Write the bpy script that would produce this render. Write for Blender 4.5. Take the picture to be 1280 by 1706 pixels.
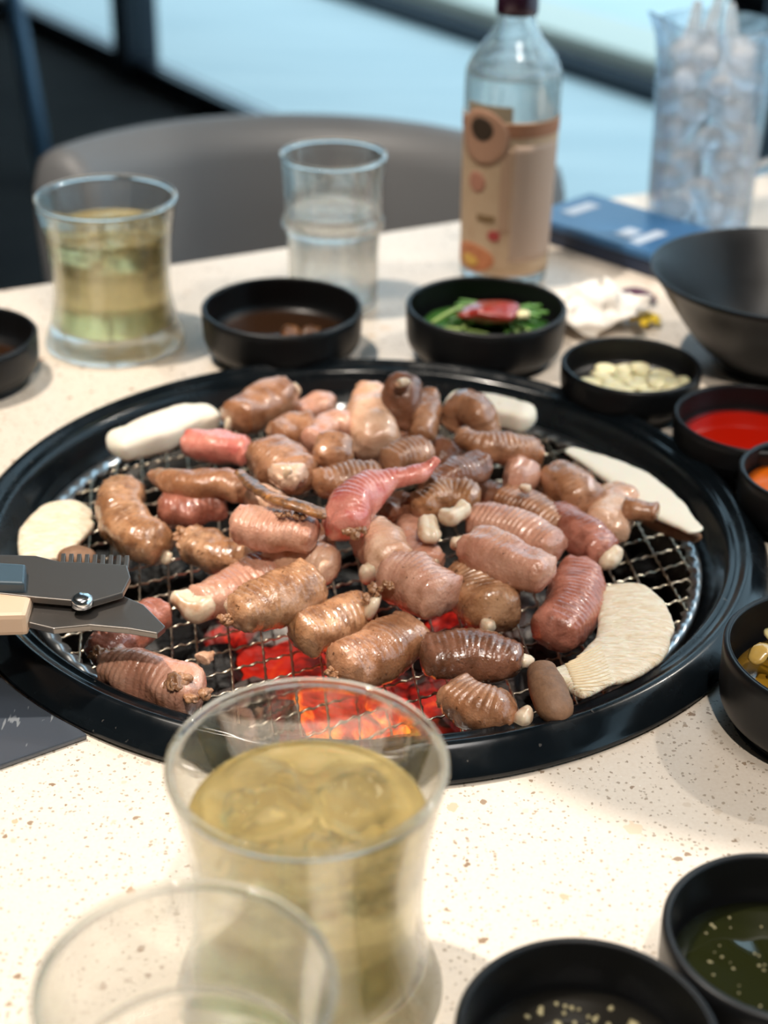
import bpy, bmesh, math, random
from mathutils import Vector, Matrix, noise

for o in list(bpy.data.objects): bpy.data.objects.remove(o, do_unlink=True)
S = bpy.context.scene
COL = S.collection
PI = math.pi
TZ = 0.75                       # height of the table top above the floor
F = 2600.0; PITCH = math.radians(29.2); HC = .385; ROLL = math.radians(1)

# ---------------------------------------------------------------- camera
cam = bpy.data.cameras.new('camera'); cam_o = bpy.data.objects.new('camera', cam); COL.objects.link(cam_o)
cp, sp = math.cos(PITCH), math.sin(PITCH); cr, sr = math.cos(ROLL), math.sin(ROLL)
R0 = Vector((1, 0, 0)); U0 = Vector((0, sp, cp)); FW = Vector((0, cp, -sp))
RT = cr*R0 + sr*U0; UP = -sr*R0 + cr*U0
M = Matrix.Identity(4)
for i in range(3):
    M[i][0] = RT[i]; M[i][1] = UP[i]; M[i][2] = -FW[i]
M[2][3] = HC + TZ
cam_o.matrix_world = M
cam.sensor_fit = 'HORIZONTAL'; cam.sensor_width = 26; cam.lens = F/1280*26
cam.clip_start = .02; cam.clip_end = 200
cam.dof.use_dof = True; cam.dof.focus_distance = .625; cam.dof.aperture_fstop = 6.9
cam.dof.aperture_blades = 0
S.camera = cam_o

# ---------------------------------------------------------------- light and exposure
w = bpy.data.worlds.new('world'); S.world = w; w.use_nodes = True
wn = w.node_tree.nodes; wl = w.node_tree.links
bg = wn['Background']; bg.inputs[0].default_value = (.52, .79, .97, 1); bg.inputs[1].default_value = 1.4

def lamp(name, kind, loc, target, power, color, size=.05, angle=60, blend=.6):
    l = bpy.data.lights.new(name, kind); l.energy = power; l.color = color
    if kind == 'AREA': l.shape = 'DISK'; l.size = size
    else: l.shadow_soft_size = size
    if kind == 'SPOT': l.spot_size = math.radians(angle); l.spot_blend = blend
    o = bpy.data.objects.new(name, l); COL.objects.link(o)
    o.location = (loc[0], loc[1], loc[2]+TZ)
    d = Vector((target[0], target[1], target[2])) - Vector(loc)
    o.rotation_euler = d.to_track_quat('-Z', 'Y').to_euler()
    return o
WARM = (1, .90, .78)
lamp('overhead_spot', 'SPOT', (-.60, .76, 1.88), (-.05, .62, 0), 125, WARM, .028, 62, .5)
lamp('overhead_spot', 'SPOT', (1.10, 1.20, 1.30), (.05, .55, 0), 34, WARM, .03, 60, .6)
lamp('overhead_spot', 'SPOT', (.15, -.55, 1.88), (0, .66, 0), 80, WARM, .035, 44, .8)  # fill added behind the camera to light the grill under the hood
lamp('added_fill_lamp', 'AREA', (.4, .2, 1.88), (0, .6, 0), 8, (1, .95, .9), .5)  # soft overhead fill, added for brightness; stands for no actual panel

vs = S.view_settings
vs.view_transform = 'Standard'; vs.look = 'None'; vs.gamma = 1; vs.use_curve_mapping = False
vs.exposure = 0.35

# ---------------------------------------------------------------- helpers
def ray(px, py):
    x = (px-640)/F; y = -(py-853)/F
    return RT*x + UP*y + FW
def P(px, py, h=0.0):
    d = ray(px, py); t = (h-HC)/d.z
    return Vector((d.x*t, d.y*t, h + TZ))
def depth(p): return (p - Vector((0, 0, HC+TZ))).dot(FW)
def prad(p, wpx): return wpx/2*depth(p)/F
def T3(x, y, h=0): return Vector((x, y, h+TZ))

def tag(o, label=None, cat=None, group=None, kind=None):
    if label: o['label'] = label
    if cat: o['category'] = cat
    if group: o['group'] = group
    if kind: o['kind'] = kind
    return o
def obj(name, vf, mat, parent=None, loc=None, smooth=True):
    """mesh object from (verts, faces); loc = its origin (world); parented objects keep world placement"""
    verts, faces = vf
    me = bpy.data.meshes.new(name)
    org = Vector(loc) if loc is not None else (parent.location.copy() if parent and parent.parent is None else Vector((0, 0, 0)))
    if parent is not None:
        a = Vector((0, 0, 0)); q = parent
        while q is not None: a += q.location; q = q.parent
        org = a if loc is None else Vector(loc)
    me.from_pydata([tuple(Vector(v)-org) for v in verts], [], faces)
    me.update()
    if smooth: me.polygons.foreach_set('use_smooth', [True]*len(me.polygons))
    me.materials.append(mat)
    o = bpy.data.objects.new(name, me); COL.objects.link(o)
    if parent is not None:
        o.parent = parent; o.location = org - a
    else: o.location = org
    return o
def empty(name, loc):
    o = bpy.data.objects.new(name, None); COL.objects.link(o); o.location = loc; o.empty_display_size = .02
    return o
def fixn(o):
    bm = bmesh.new(); bm.from_mesh(o.data); bmesh.ops.recalc_face_normals(bm, faces=bm.faces); bm.to_mesh(o.data); bm.free()
    return o
def sharp(o, ang=35):
    me = o.data; bm = bmesh.new(); bm.from_mesh(me)
    for e in bm.edges:
        if len(e.link_faces) == 2 and e.calc_face_angle(0) > math.radians(ang): e.smooth = False
    bm.to_mesh(me); bm.free(); return o
def lathe(profile, c, n=96, closed=False):
    """profile [(r,z)], axis at c (world). A point with r=0 is a pole"""
    V = []; Fc = []; rows = []
    for r, z in profile:
        if r < 1e-7: rows.append([len(V)]); V.append(Vector((c[0], c[1], c[2]+z)))
        else:
            rows.append(list(range(len(V), len(V)+n)))
            for k in range(n):
                a = 2*PI*k/n; V.append(Vector((c[0]+r*math.cos(a), c[1]+r*math.sin(a), c[2]+z)))
    prs = list(zip(rows[:-1], rows[1:]))
    if closed: prs.append((rows[-1], rows[0]))
    for A, B in prs:
        for k in range(n):
            k2 = (k+1) % n
            if len(A) == 1 and len(B) == 1: continue
            if len(A) == 1: Fc.append((A[0], B[k2], B[k]))
            elif len(B) == 1: Fc.append((A[k], A[k2], B[0]))
            else: Fc.append((A[k], A[k2], B[k2], B[k]))
    return V, Fc
def smoothp(pts, n=6):
    """Catmull-Rom through 2D/3D tuples"""
    out = []; L = len(pts)
    for i in range(L-1):
        p0 = pts[max(i-1, 0)]; p1 = pts[i]; p2 = pts[i+1]; p3 = pts[min(i+2, L-1)]
        for k in range(n):
            t = k/n
            out.append(tuple(.5*(2*b+(c-a)*t+(2*a-5*b+4*c-d)*t*t+(-a+3*b-3*c+d)*t**3) for a, b, c, d in zip(p0, p1, p2, p3)))
    out.append(tuple(pts[-1])); return out
def sweep(pts, rad, flat=1.0, power=2.0, nr=24, rib=(0, .003), bump=0.0, seed=0, e0=.8, e1=.8, res=None, lump=0.0, groove=0, rag=0.0):
    """closed body swept along pts (Vectors) with half widths rad; flat = height/width"""
    ctl = [tuple(p)+(r,) for p, r in zip(pts, rad)]
    if len(ctl) == 2:
        ctl = [ctl[0], tuple((a+b)/2 for a, b in zip(*ctl)), ctl[1]]
    sm = smoothp(ctl, 12)
    P3 = [Vector(q[:3]) for q in sm]; RR = [q[3] for q in sm]
    cum = [0]
    for a, b in zip(P3[:-1], P3[1:]): cum.append(cum[-1]+(b-a).length)
    L = cum[-1]
    step = res or (rib[1]/6 if rib[0] else max(.0011, L/60))
    m = max(8, int(L/step))
    def at(s):
        s = min(max(s, 0), L); i = 0
        lo, hi = 0, len(cum)-1
        while hi-lo > 1:
            mid = (lo+hi)//2
            if cum[mid] <= s: lo = mid
            else: hi = mid
        t = (s-cum[lo])/max(cum[hi]-cum[lo], 1e-9)
        return P3[lo].lerp(P3[hi], t), RR[lo]*(1-t)+RR[hi]*t
    # ring positions denser at the ends
    ss = []
    E0 = min(e0*rad[0], L*.45); E1 = min(e1*rad[-1], L*.45)
    for k in range(1, 6): ss.append(E0*(1-math.cos(k/6*PI/2)))
    k = 0
    for k in range(m+1): 
        s = E0+(L-E0-E1)*k/m; ss.append(s)
    for k in range(5, 0, -1): ss.append(L-E1*(1-math.cos(k/6*PI/2)))
    V = []; Fc = []; rows = []
    off = Vector((seed*1.37, seed*.71, seed*2.3))
    def tang(s):
        d = at(s+L*.02)[0]-at(s-L*.02)[0]; return d.normalized()
    V.append(at(0)[0]); rows.append([0])
    prevS = None
    for s in ss:
        p, r = at(s); t = tang(s)
        sd = t.cross(Vector((0, 0, 1)))
        if sd.length < .25: sd = prevS or t.cross(Vector((0, 1, 0)))
        sd = (sd - t*sd.dot(t)).normalized()
        if prevS and sd.dot(prevS) < 0: sd = -sd
        prevS = sd
        u = sd.cross(t).normalized()
        if s < E0: f = math.sqrt(max(0, 1-((E0-s)/E0)**2))
        elif s > L-E1: f = math.sqrt(max(0, 1-((s-(L-E1))/E1)**2))
        else: f = 1
        f = max(f, .15)
        row = []
        for j in range(nr):
            a = 2*PI*j/nr; ca, sa = math.cos(a), math.sin(a)
            cx = math.copysign(abs(ca)**(2/power), ca); cy = math.copysign(abs(sa)**(2/power), sa)*flat
            q = p + (sd*cx + u*cy)*r*f
            dirv = (sd*cx+u*cy)
            dl = 0
            if rib[0]:
                a0 = PI/2+.7*math.sin(seed*1.7)
                da = math.atan2(math.sin(a-a0), math.cos(a-a0))
                ph = s/rib[1]*2*PI + 1.1*abs(da) + 1.6*noise.noise(q*55+off)
                win = math.exp(-(da/.95)**4)*min(1, .25+1.5*max(0, noise.noise(q*38-off)+.5))
                dl += rib[0]*1.45*(abs(math.sin(ph/2))**.75-.6)*(.12+win)*f
            if lump: dl += lump*noise.noise(q*90+off)*f
            if rag:
                ed = min(s, L-s)/max(r, 1e-6)
                dl += rag*math.exp(-(ed/.55)**2)*(noise.noise(q*260+off)*1.3+noise.noise(q*520-off)*.6)
                dl += .0006*noise.noise(q*190-off)
            if bump: dl += bump*noise.noise(q*330+off) + bump*.5*noise.noise(q*800+off)
            if groove:
                dl -= groove*math.exp(-((a-PI/2)/.28)**2)*f
            q = q + dirv*dl
            row.append(len(V)); V.append(q)
        rows.append(row)
    rows.append([len(V)]); V.append(at(L)[0])
    for A, B in zip(rows[:-1], rows[1:]):
        for k in range(nr):
            k2 = (k+1) % nr
            if len(A) == 1: Fc.append((A[0], B[k], B[k2]))
            elif len(B) == 1: Fc.append((A[k], B[0], A[k2]))
            else: Fc.append((A[k], B[k], B[k2], A[k2]))
    return V, Fc
def box(c, sx, sy, sz, rz=0, bev=0.0):
    """box with its centre at c; rounded vertical and horizontal edges when bev"""
    bm = bmesh.new(); bmesh.ops.create_cube(bm, size=1)
    for v in bm.verts: v.co = Vector((v.co.x*sx, v.co.y*sy, v.co.z*sz))
    if bev: bmesh.ops.bevel(bm, geom=list(bm.edges), offset=bev, segments=3, profile=.6, affect='EDGES')
    R = Matrix.Rotation(rz, 3, 'Z')
    V = [R @ v.co + Vector(c) for v in bm.verts]; Fc = [tuple(v.index for v in f.verts) for f in bm.faces]
    bm.free(); return V, Fc
def prism(poly, z0, z1, bev=0.0):
    """poly = world xy points"""
    bm = bmesh.new(); vs_ = [bm.verts.new((p[0], p[1], z0)) for p in poly]
    f = bm.faces.new(vs_); r = bmesh.ops.extrude_face_region(bm, geom=[f])
    for e in r['geom']:
        if isinstance(e, bmesh.types.BMVert): e.co.z = z1
    bmesh.ops.recalc_face_normals(bm, faces=bm.faces)
    if bev: bmesh.ops.bevel(bm, geom=list(bm.edges), offset=bev, segments=2, profile=.6, affect='EDGES')
    bmesh.ops.triangulate(bm, faces=[f for f in bm.faces if len(f.verts) > 4])
    bm.verts.index_update()
    V = [v.co.copy() for v in bm.verts]; Fc = [tuple(v.index for v in f.verts) for f in bm.faces]
    bm.free(); return V, Fc
def tube(pts, r, n=5):
    V = []; Fc = []
    for i, p in enumerate(pts):
        t = (pts[min(i+1, len(pts)-1)]-pts[max(i-1, 0)]).normalized()
        s = t.cross(Vector((0, 0, 1)))
        if s.length < .1: s = t.cross(Vector((0, 1, 0)))
        s.normalize(); u = s.cross(t); rr = r[i] if isinstance(r, list) else r
        for j in range(n):
            a = 2*PI*j/n; V.append(p+(s*math.cos(a)+u*math.sin(a))*rr)
    for i in range(len(pts)-1):
        for j in range(n):
            Fc.append((i*n+j, (i+1)*n+j, (i+1)*n+(j+1) % n, i*n+(j+1) % n))
    Fc.append(tuple(range(n))); Fc.append(tuple(range(len(V)-1, len(V)-n-1, -1)))
    return V, Fc
def rock(c, size, seed, squash=(1, 1, 1), rz=0, sub=2, rough=.28, facet=True):
    bm = bmesh.new(); bmesh.ops.create_icosphere(bm, subdivisions=sub, radius=1)
    o = Vector((seed*3.1, seed*1.7, seed*.9)); R = Matrix.Rotation(rz, 3, 'Z')
    V = []
    for v in bm.verts:
        p = v.co.copy()
        d = 1+rough*noise.noise(p*1.3+o)*2+rough*.5*noise.noise(p*3.2+o)
        if facet:   # squarish
            mx = max(abs(p.x), abs(p.y), abs(p.z)); d *= .72+.28/mx*.9
        p = p*d
        V.append(R @ Vector((p.x*size*squash[0], p.y*size*squash[1], p.z*size*squash[2]))+Vector(c))
    Fc = [tuple(v.index for v in f.verts) for f in bm.faces]; bm.free()
    return V, Fc
def join(*parts):
    V = []; Fc = []
    for v, f in parts:
        b = len(V); V += list(v); Fc += [tuple(i+b for i in q) for q in f]
    return V, Fc

# ---------------------------------------------------------------- materials
def srgb(r, g, b):
    f = lambda c: ((c/255+.055)/1.055)**2.4 if c > 10 else c/255/12.92
    return (f(r), f(g), f(b), 1)
def mat(name, col, rough=.5, metal=0, **kw):
    m = bpy.data.materials.new(name); m.use_nodes = True; b = m.node_tree.nodes['Principled BSDF']
    b.inputs['Base Color'].default_value = col; b.inputs['Roughness'].default_value = rough; b.inputs['Metallic'].default_value = metal
    for k, v in kw.items(): b.inputs[k.replace('_', ' ')].default_value = v
    return m
class N:
    def __init__(s, m): s.m = m; s.n = m.node_tree.nodes; s.l = m.node_tree.links; s.b = s.n['Principled BSDF']
    def coord(s, scale=(1, 1, 1)):
        t = s.n.new('ShaderNodeTexCoord'); mp = s.n.new('ShaderNodeMapping'); mp.inputs['Scale'].default_value = scale
        s.l.new(t.outputs['Object'], mp.inputs['Vector']); 
        r = s.n.new('ShaderNodeObjectInfo'); ad = s.n.new('ShaderNodeVectorMath'); ad.operation = 'MULTIPLY_ADD'
        ad.inputs[1].default_value = (1, 1, 1)
        s.l.new(mp.outputs[0], ad.inputs[0]); 
        cmb = s.n.new('ShaderNodeMath'); cmb.operation = 'MULTIPLY'; cmb.inputs[1].default_value = 7.3
        s.l.new(r.outputs['Random'], cmb.inputs[0]); s.l.new(cmb.outputs[0], ad.inputs[2])
        return ad.outputs[0]
    def noise(s, vec, scale, detail=3, rough=.5, dist=0):
        t = s.n.new('ShaderNodeTexNoise'); t.inputs['Scale'].default_value = scale; t.inputs['Detail'].default_value = detail
        t.inputs['Roughness'].default_value = rough; t.inputs['Distortion'].default_value = dist
        s.l.new(vec, t.inputs['Vector']); return t.outputs[0]
    def ramp(s, fac, stops):
        r = s.n.new('ShaderNodeValToRGB'); e = r.color_ramp.elements
        while len(e) < len(stops): e.new(.5)
        for q, (p, c) in zip(e, stops): q.position = p; q.color = c if len(c) == 4 else tuple(c)+(1,)
        s.l.new(fac, r.inputs[0]); return r.outputs[0]
    def mix(s, fac, a, b, mode='MIX'):
        x = s.n.new('ShaderNodeMix'); x.data_type = 'RGBA'; x.blend_type = mode
        for k, v in ((0, fac), (6, a), (7, b)):
            if isinstance(v, (int, float, tuple)): x.inputs[k].default_value = v
            else: s.l.new(v, x.inputs[k])
        return x.outputs[2]
    def bump(s, h, strength=.3, dist=.001, prev=None):
        x = s.n.new('ShaderNodeBump'); x.inputs['Strength'].default_value = strength; x.inputs['Distance'].default_value = dist
        s.l.new(h, x.inputs['Height'])
        if prev is not None: s.l.new(prev, x.inputs['Normal'])
        return x.outputs[0]
    def set(s, k, v): s.l.new(v, s.b.inputs[k])
BW = lambda v: (v, v, v, 1)

def meat_mat(name, a, b, c, brown=.5, rough=.27, char=.0):
    m = mat(name, a, rough, Subsurface_Weight=.12, Subsurface_Scale=.004, Coat_Weight=.85, Coat_Roughness=.05)
    m.node_tree.nodes['Principled BSDF'].inputs['Subsurface Radius'].default_value = (1, .45, .3)
    n = N(m); v = n.coord()
    n1 = n.noise(v, 55, 4, .55); n2 = n.noise(v, 140, 4, .6); n3 = n.noise(v, 420, 3, .6)
    c1 = n.mix(n.ramp(n1, [(.38, BW(0)), (.62, BW(1))]), a, b)
    c2 = n.mix(n.ramp(n2, [(.62-brown*.3, BW(0)), (.82-brown*.2, BW(.85))]), c1, c)
    c3 = n.mix(n.ramp(n3, [(.66-char*.1, BW(0)), (.74-char*.1, BW(.8))]), c2, srgb(70, 38, 22))
    n.set('Base Color', c3)
    n.set('Roughness', n.ramp(n2, [(.3, BW(rough*.7)), (.7, BW(rough*1.5))]))
    nn_ = n.bump(n.noise(v, 800, 2, .5), .5, .0006, n.bump(n2, .5, .0012)); n.set('Normal', nn_); n.set('Coat Normal', n.bump(n.noise(v, 520, 2, .5), .45, .0007))
    return m
MEAT = {
 'pink': meat_mat('meat_pink', srgb(214, 164, 140), srgb(194, 137, 114), srgb(164, 109, 78), .35),
 'brown': meat_mat('meat_brown', srgb(192, 142, 109), srgb(164, 112, 78), srgb(120, 74, 44), .6, .27, .3),
 'gold': meat_mat('meat_golden', srgb(204, 158, 122), srgb(174, 124, 86), srgb(112, 68, 38), .65, .24, .3),
 'red': meat_mat('meat_reddish', srgb(192, 126, 107), srgb(164, 100, 81), srgb(122, 65, 48), .5),
 'raw': meat_mat('meat_raw_pink', srgb(231, 153, 135), srgb(216, 122, 107), srgb(207, 76, 72), .3),
 'pale': meat_mat('meat_pale', srgb(233, 194, 166), srgb(214, 164, 133), srgb(187, 135, 96), .35),
 'dark': meat_mat('meat_dark', srgb(153, 105, 83), srgb(131, 85, 61), srgb(92, 55, 33), .6, .25, .4),
 'char': meat_mat('meat_charred', srgb(185, 126, 72), srgb(131, 83, 44), srgb(33, 24, 17), .9, .35, 1),
}
M_BONE = mat('bone', srgb(226, 206, 178), .3, Subsurface_Weight=.2, Subsurface_Scale=.004, Coat_Weight=.3)
_n = N(M_BONE); _v = _n.coord(); _n.set('Base Color', _n.mix(_n.ramp(_n.noise(_v, 120, 4), [(.5, BW(0)), (.72, BW(.8))]), srgb(228, 208, 182), srgb(186, 136, 96)))
_n.set('Normal', _n.bump(_n.noise(_v, 500), .3, .0008))
M_GRIST = mat('gristle', srgb(190, 140, 90), .25, Coat_Weight=.5)
_n = N(M_GRIST); _v = _n.coord(); _n.set('Base Color', _n.mix(_n.noise(_v, 260, 3), srgb(196, 150, 112), srgb(118, 70, 40))); _n.set('Normal', _n.bump(_n.noise(_v, 700), .7, .001))

M_MUSH = mat('mushroom_flesh', srgb(236, 222, 198), .5, Subsurface_Weight=.25, Subsurface_Scale=.004)
_n = N(M_MUSH); _v = _n.coord((1, 1, 1)); _f = _n.noise(_n.coord((1, 3.5, 1)), 190, 4, .6, .6)
_c = _n.mix(_n.ramp(_f, [(.3, BW(0)), (.62, BW(1))]), srgb(220, 194, 158), srgb(243, 232, 212))
_n.set('Base Color', _n.mix(_n.ramp(_n.noise(_v, 75, 2), [(.72, BW(0)), (.77, BW(.7))]), _c, srgb(150, 92, 52)))
_n.set('Normal', _n.bump(_f, .8, .0016))
M_MUSHW = mat('mushroom_white', srgb(240, 232, 218), .5, Subsurface_Weight=.25, Subsurface_Scale=.004)
_n = N(M_MUSHW); _v = _n.coord(); _n.set('Base Color', _n.mix(_n.ramp(_n.noise(_v, 60, 2), [(.71, BW(0)), (.76, BW(.7))]), srgb(240, 232, 216), srgb(160, 96, 52)))
M_CAP = mat('mushroom_cap', srgb(140, 104, 78), .6)
_n = N(M_CAP); _v = _n.coord(); _n.set('Base Color', _n.mix(_n.noise(_v, 260, 5, .65), srgb(84, 58, 42), srgb(160, 120, 90))); _n.set('Normal', _n.bump(_n.noise(_v, 700, 3), .4, .0006))

M_TABLE = mat('terrazzo', srgb(214, 204, 192), .32)
_n = N(M_TABLE)
def chips(n, v, scale, thr, seedcol):
    t = n.n.new('ShaderNodeTexVoronoi'); t.inputs['Scale'].default_value = scale; t.inputs['Randomness'].default_value = 1
    nz = n.n.new('ShaderNodeTexNoise'); nz.inputs['Scale'].default_value = scale*1.4
    n.l.new(v, nz.inputs['Vector']); mx = n.n.new('ShaderNodeVectorMath'); mx.operation = 'MULTIPLY_ADD'
    mx.inputs[1].default_value = (.9/scale,)*3; n.l.new(nz.outputs['Color'], mx.inputs[0]); n.l.new(v, mx.inputs[2])
    n.l.new(mx.outputs[0], t.inputs['Vector'])
    sep = n.n.new('ShaderNodeSeparateColor'); n.l.new(t.outputs['Color'], sep.inputs[0])
    # a chip where the cell's random value is high and the point is near the cell's seed
    a = n.n.new('ShaderNodeMath'); a.operation = 'GREATER_THAN'; a.inputs[1].default_value = thr; n.l.new(sep.outputs[0], a.inputs[0])
    b = n.n.new('ShaderNodeMath'); b.operation = 'LESS_THAN'; n.l.new(t.outputs['Distance'], b.inputs[0])
    c = n.n.new('ShaderNodeMath'); c.operation = 'MULTIPLY_ADD'; c.inputs[1].default_value = .3; c.inputs[2].default_value = .16; n.l.new(sep.outputs[1], c.inputs[0]); n.l.new(c.outputs[0], b.inputs[1])
    d = n.n.new('ShaderNodeMath'); d.operation = 'MULTIPLY'; n.l.new(a.outputs[0], d.inputs[0]); n.l.new(b.outputs[0], d.inputs[1])
    return d.outputs[0], n.ramp(sep.outputs[2], seedcol)
_v = _n.coord()
_base = _n.mix(_n.noise(_v, 700, 2), srgb(214, 200, 184), srgb(228, 218, 206))
_k, _kc = chips(_n, _v, 620, .62, [(0, srgb(146, 128, 110)), (.5, srgb(180, 165, 148)), (1, srgb(240, 234, 226))])
_base = _n.mix(_k, _base, _kc)
_k, _kc = chips(_n, _v, 260, .88, [(0, srgb(140, 116, 94)), (.5, srgb(186, 168, 148)), (1, srgb(214, 200, 184))])
_base = _n.mix(_k, _base, _kc)
_k, _kc = chips(_n, _v, 105, .95, [(0, srgb(176, 140, 112)), (.5, srgb(200, 172, 144)), (1, srgb(218, 198, 176))])
_base = _n.mix(_k, _base, _kc)
_n.set('Base Color', _base)

M_ENAMEL = mat('black_enamel', (.006, .008, .010, 1), .16, Specular_IOR_Level=.33, Coat_Weight=.08, Coat_Roughness=.08)
_n = N(M_ENAMEL); _v = _n.coord()
_n.set('Roughness', _n.ramp(_n.noise(_v, 35, 4, .6), [(.4, BW(.12)), (.7, BW(.34))]))
_n.set('Base Color', _n.mix(_n.ramp(_n.noise(_v, 320, 2), [(.73, BW(0)), (.76, BW(.4))]), (.004, .006, .008, 1), (.14, .13, .12, 1)))
M_PANEL = mat('dark_glossy_panel', (.06, .07, .085, 1), .12, Coat_Weight=.5)
_n = N(M_PANEL); _v = _n.coord((1, .25, 1)); _n.set('Base Color', _n.mix(_n.ramp(_n.noise(_v, 320, 2), [(.68, BW(0)), (.72, BW(.5))]), (.06, .07, .088, 1), (.35, .37, .39, 1)))
M_STEEL = mat('steel_wire', (.72, .66, .55, 1), .3, 1)
_n = N(M_STEEL); _v = _n.coord(); _n.set('Base Color', _n.mix(_n.noise(_v, 200, 3), (.92, .86, .74, 1), (.5, .38, .24, 1)))
M_HOOP = mat('steel_hoop', (.62, .64, .66, 1), .3, 1)
M_PIT = mat('firepit_iron', (.012, .011, .010, 1), .7)
M_CERAM = mat('black_ceramic', (.006, .0065, .0075, 1), .38, Specular_IOR_Level=.32)
_n = N(M_CERAM); _v = _n.coord(); _n.set('Roughness', _n.ramp(_n.noise(_v, 40, 3), [(.3, BW(.32)), (.7, BW(.44))]))
def clear(name, col, edge, ior, k, rough=0.0, cloud=0.0, ccol=(1, 1, 1, 1)):
    '''thin clear shell: light passes straight through (tinted, deeper at grazing angles), surface reflection by Fresnel, k of true refraction'''
    m = bpy.data.materials.new(name); m.use_nodes = True; n = m.node_tree.nodes; l = m.node_tree.links; n.clear()
    out = n.new('ShaderNodeOutputMaterial'); tr = n.new('ShaderNodeBsdfTransparent'); gl_ = n.new('ShaderNodeBsdfGlossy'); gs = n.new('ShaderNodeBsdfGlass')
    gl_.inputs['Roughness'].default_value = rough; gs.inputs['Roughness'].default_value = rough; gs.inputs['IOR'].default_value = ior; gs.inputs['Color'].default_value = col
    lw = n.new('ShaderNodeLayerWeight'); lw.inputs[0].default_value = .35
    l2 = n.new('ShaderNodeLayerWeight'); l2.inputs[0].default_value = .5; pw = n.new('ShaderNodeMath'); pw.operation = 'POWER'; pw.inputs[1].default_value = 4; l.new(l2.outputs['Facing'], pw.inputs[0])
    fr = n.new('ShaderNodeMath'); fr.operation = 'MULTIPLY_ADD'; fr.inputs[1].default_value = .34; fr.inputs[2].default_value = .035; l.new(pw.outputs[0], fr.inputs[0])
    mc = n.new('ShaderNodeMix'); mc.data_type = 'RGBA'; l.new(lw.outputs['Facing'], mc.inputs[0]); mc.inputs[6].default_value = col; mc.inputs[7].default_value = edge
    l.new(mc.outputs[2], tr.inputs[0])
    m1 = n.new('ShaderNodeMixShader'); l.new(fr.outputs[0], m1.inputs[0]); l.new(tr.outputs[0], m1.inputs[1]); l.new(gl_.outputs[0], m1.inputs[2])
    m2 = n.new('ShaderNodeMixShader'); m2.inputs[0].default_value = k; l.new(m1.outputs[0], m2.inputs[1]); l.new(gs.outputs[0], m2.inputs[2])
    res = m2
    if cloud:      # slightly cloudy: a little light is scattered
        df = n.new('ShaderNodeBsdfTranslucent'); df.inputs[0].default_value = ccol; d2 = n.new('ShaderNodeBsdfDiffuse'); d2.inputs[0].default_value = ccol
        ad = n.new('ShaderNodeMixShader'); ad.inputs[0].default_value = .5; l.new(df.outputs[0], ad.inputs[1]); l.new(d2.outputs[0], ad.inputs[2])
        m3 = n.new('ShaderNodeMixShader'); m3.inputs[0].default_value = cloud; l.new(m2.outputs[0], m3.inputs[1]); l.new(ad.outputs[0], m3.inputs[2]); res = m3
    l.new(res.outputs[0], out.inputs[0]); return m
M_GLASS = clear('clear_glass', (.985, .99, .985, 1), (.86, .88, .85, 1), 1.48, .62)
M_WATER = clear('water', (.985, .99, .99, 1), (.92, .95, .96, 1), 1.33, .55)
M_TEA = clear('pale_tea', (.992, .93, .71, 1), (.97, .88, .60, 1), 1.34, .68, cloud=.07, ccol=(1, .80, .40, 1))
M_ICE = clear('ice', (.985, .975, .93, 1), (.9, .86, .74, 1), 1.18, .85, cloud=.03)
M_ICEW = mat('ice_frosted', (.93, .95, .97, 1), .25, Transmission_Weight=.72, IOR=1.25)
_n = N(M_ICEW); _v = _n.coord(); _n.set('Normal', _n.bump(_n.noise(_v, 90, 3), .8, .003))
M_CLEARPLASTIC = clear('clear_plastic', (.95, .96, .98, 1), (.72, .78, .84, 1), 1.3, .3, .03)
M_CHAIR = mat('grey_leatherette', srgb(100, 101, 103), .5)
_n = N(M_CHAIR); _v = _n.coord(); _n.set('Normal', _n.bump(_n.noise(_v, 260, 3), .15, .001))
M_DKMETAL = mat('dark_metal', (.02, .028, .04, 1), .4, .4)
M_FLOOR = mat('dark_floor', (.022, .020, .020, 1), .85, Specular_IOR_Level=.15)
_n = N(M_FLOOR); _v = _n.coord(); _n.set('Base Color', _n.mix(_n.noise(_v, 4, 4), (.016, .015, .016, 1), (.045, .040, .037, 1)))
M_WALL = mat('warm_plaster', srgb(140, 130, 120), .8)
_n = N(M_WALL); _v = _n.coord(); _n.set('Normal', _n.bump(_n.noise(_v, 60, 3), .2, .002))
M_CEIL = mat('dark_ceiling', srgb(84, 82, 80), .8)
M_PAVE = mat('pale_paving', (.80, .82, .80, 1), .6)
_n = N(M_PAVE); _t = _n.n.new('ShaderNodeTexCoord'); _mp = _n.n.new('ShaderNodeMapping'); _mp.inputs['Rotation'].default_value = (0, 0, math.radians(56)); _mp.inputs['Scale'].default_value = (.35, 3.2, 1)
_n.l.new(_t.outputs['Object'], _mp.inputs[0]); _n.set('Base Color', _n.mix(_n.noise(_mp.outputs[0], 2.5, 5, .6), (.50, .60, .62, 1), (.97, .98, .92, 1)))
M_KERB = mat('cream_kerb', (.86, .80, .66, 1), .6)
M_SEAL = mat('dark_seal', (.02, .03, .045, 1), .6)

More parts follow.
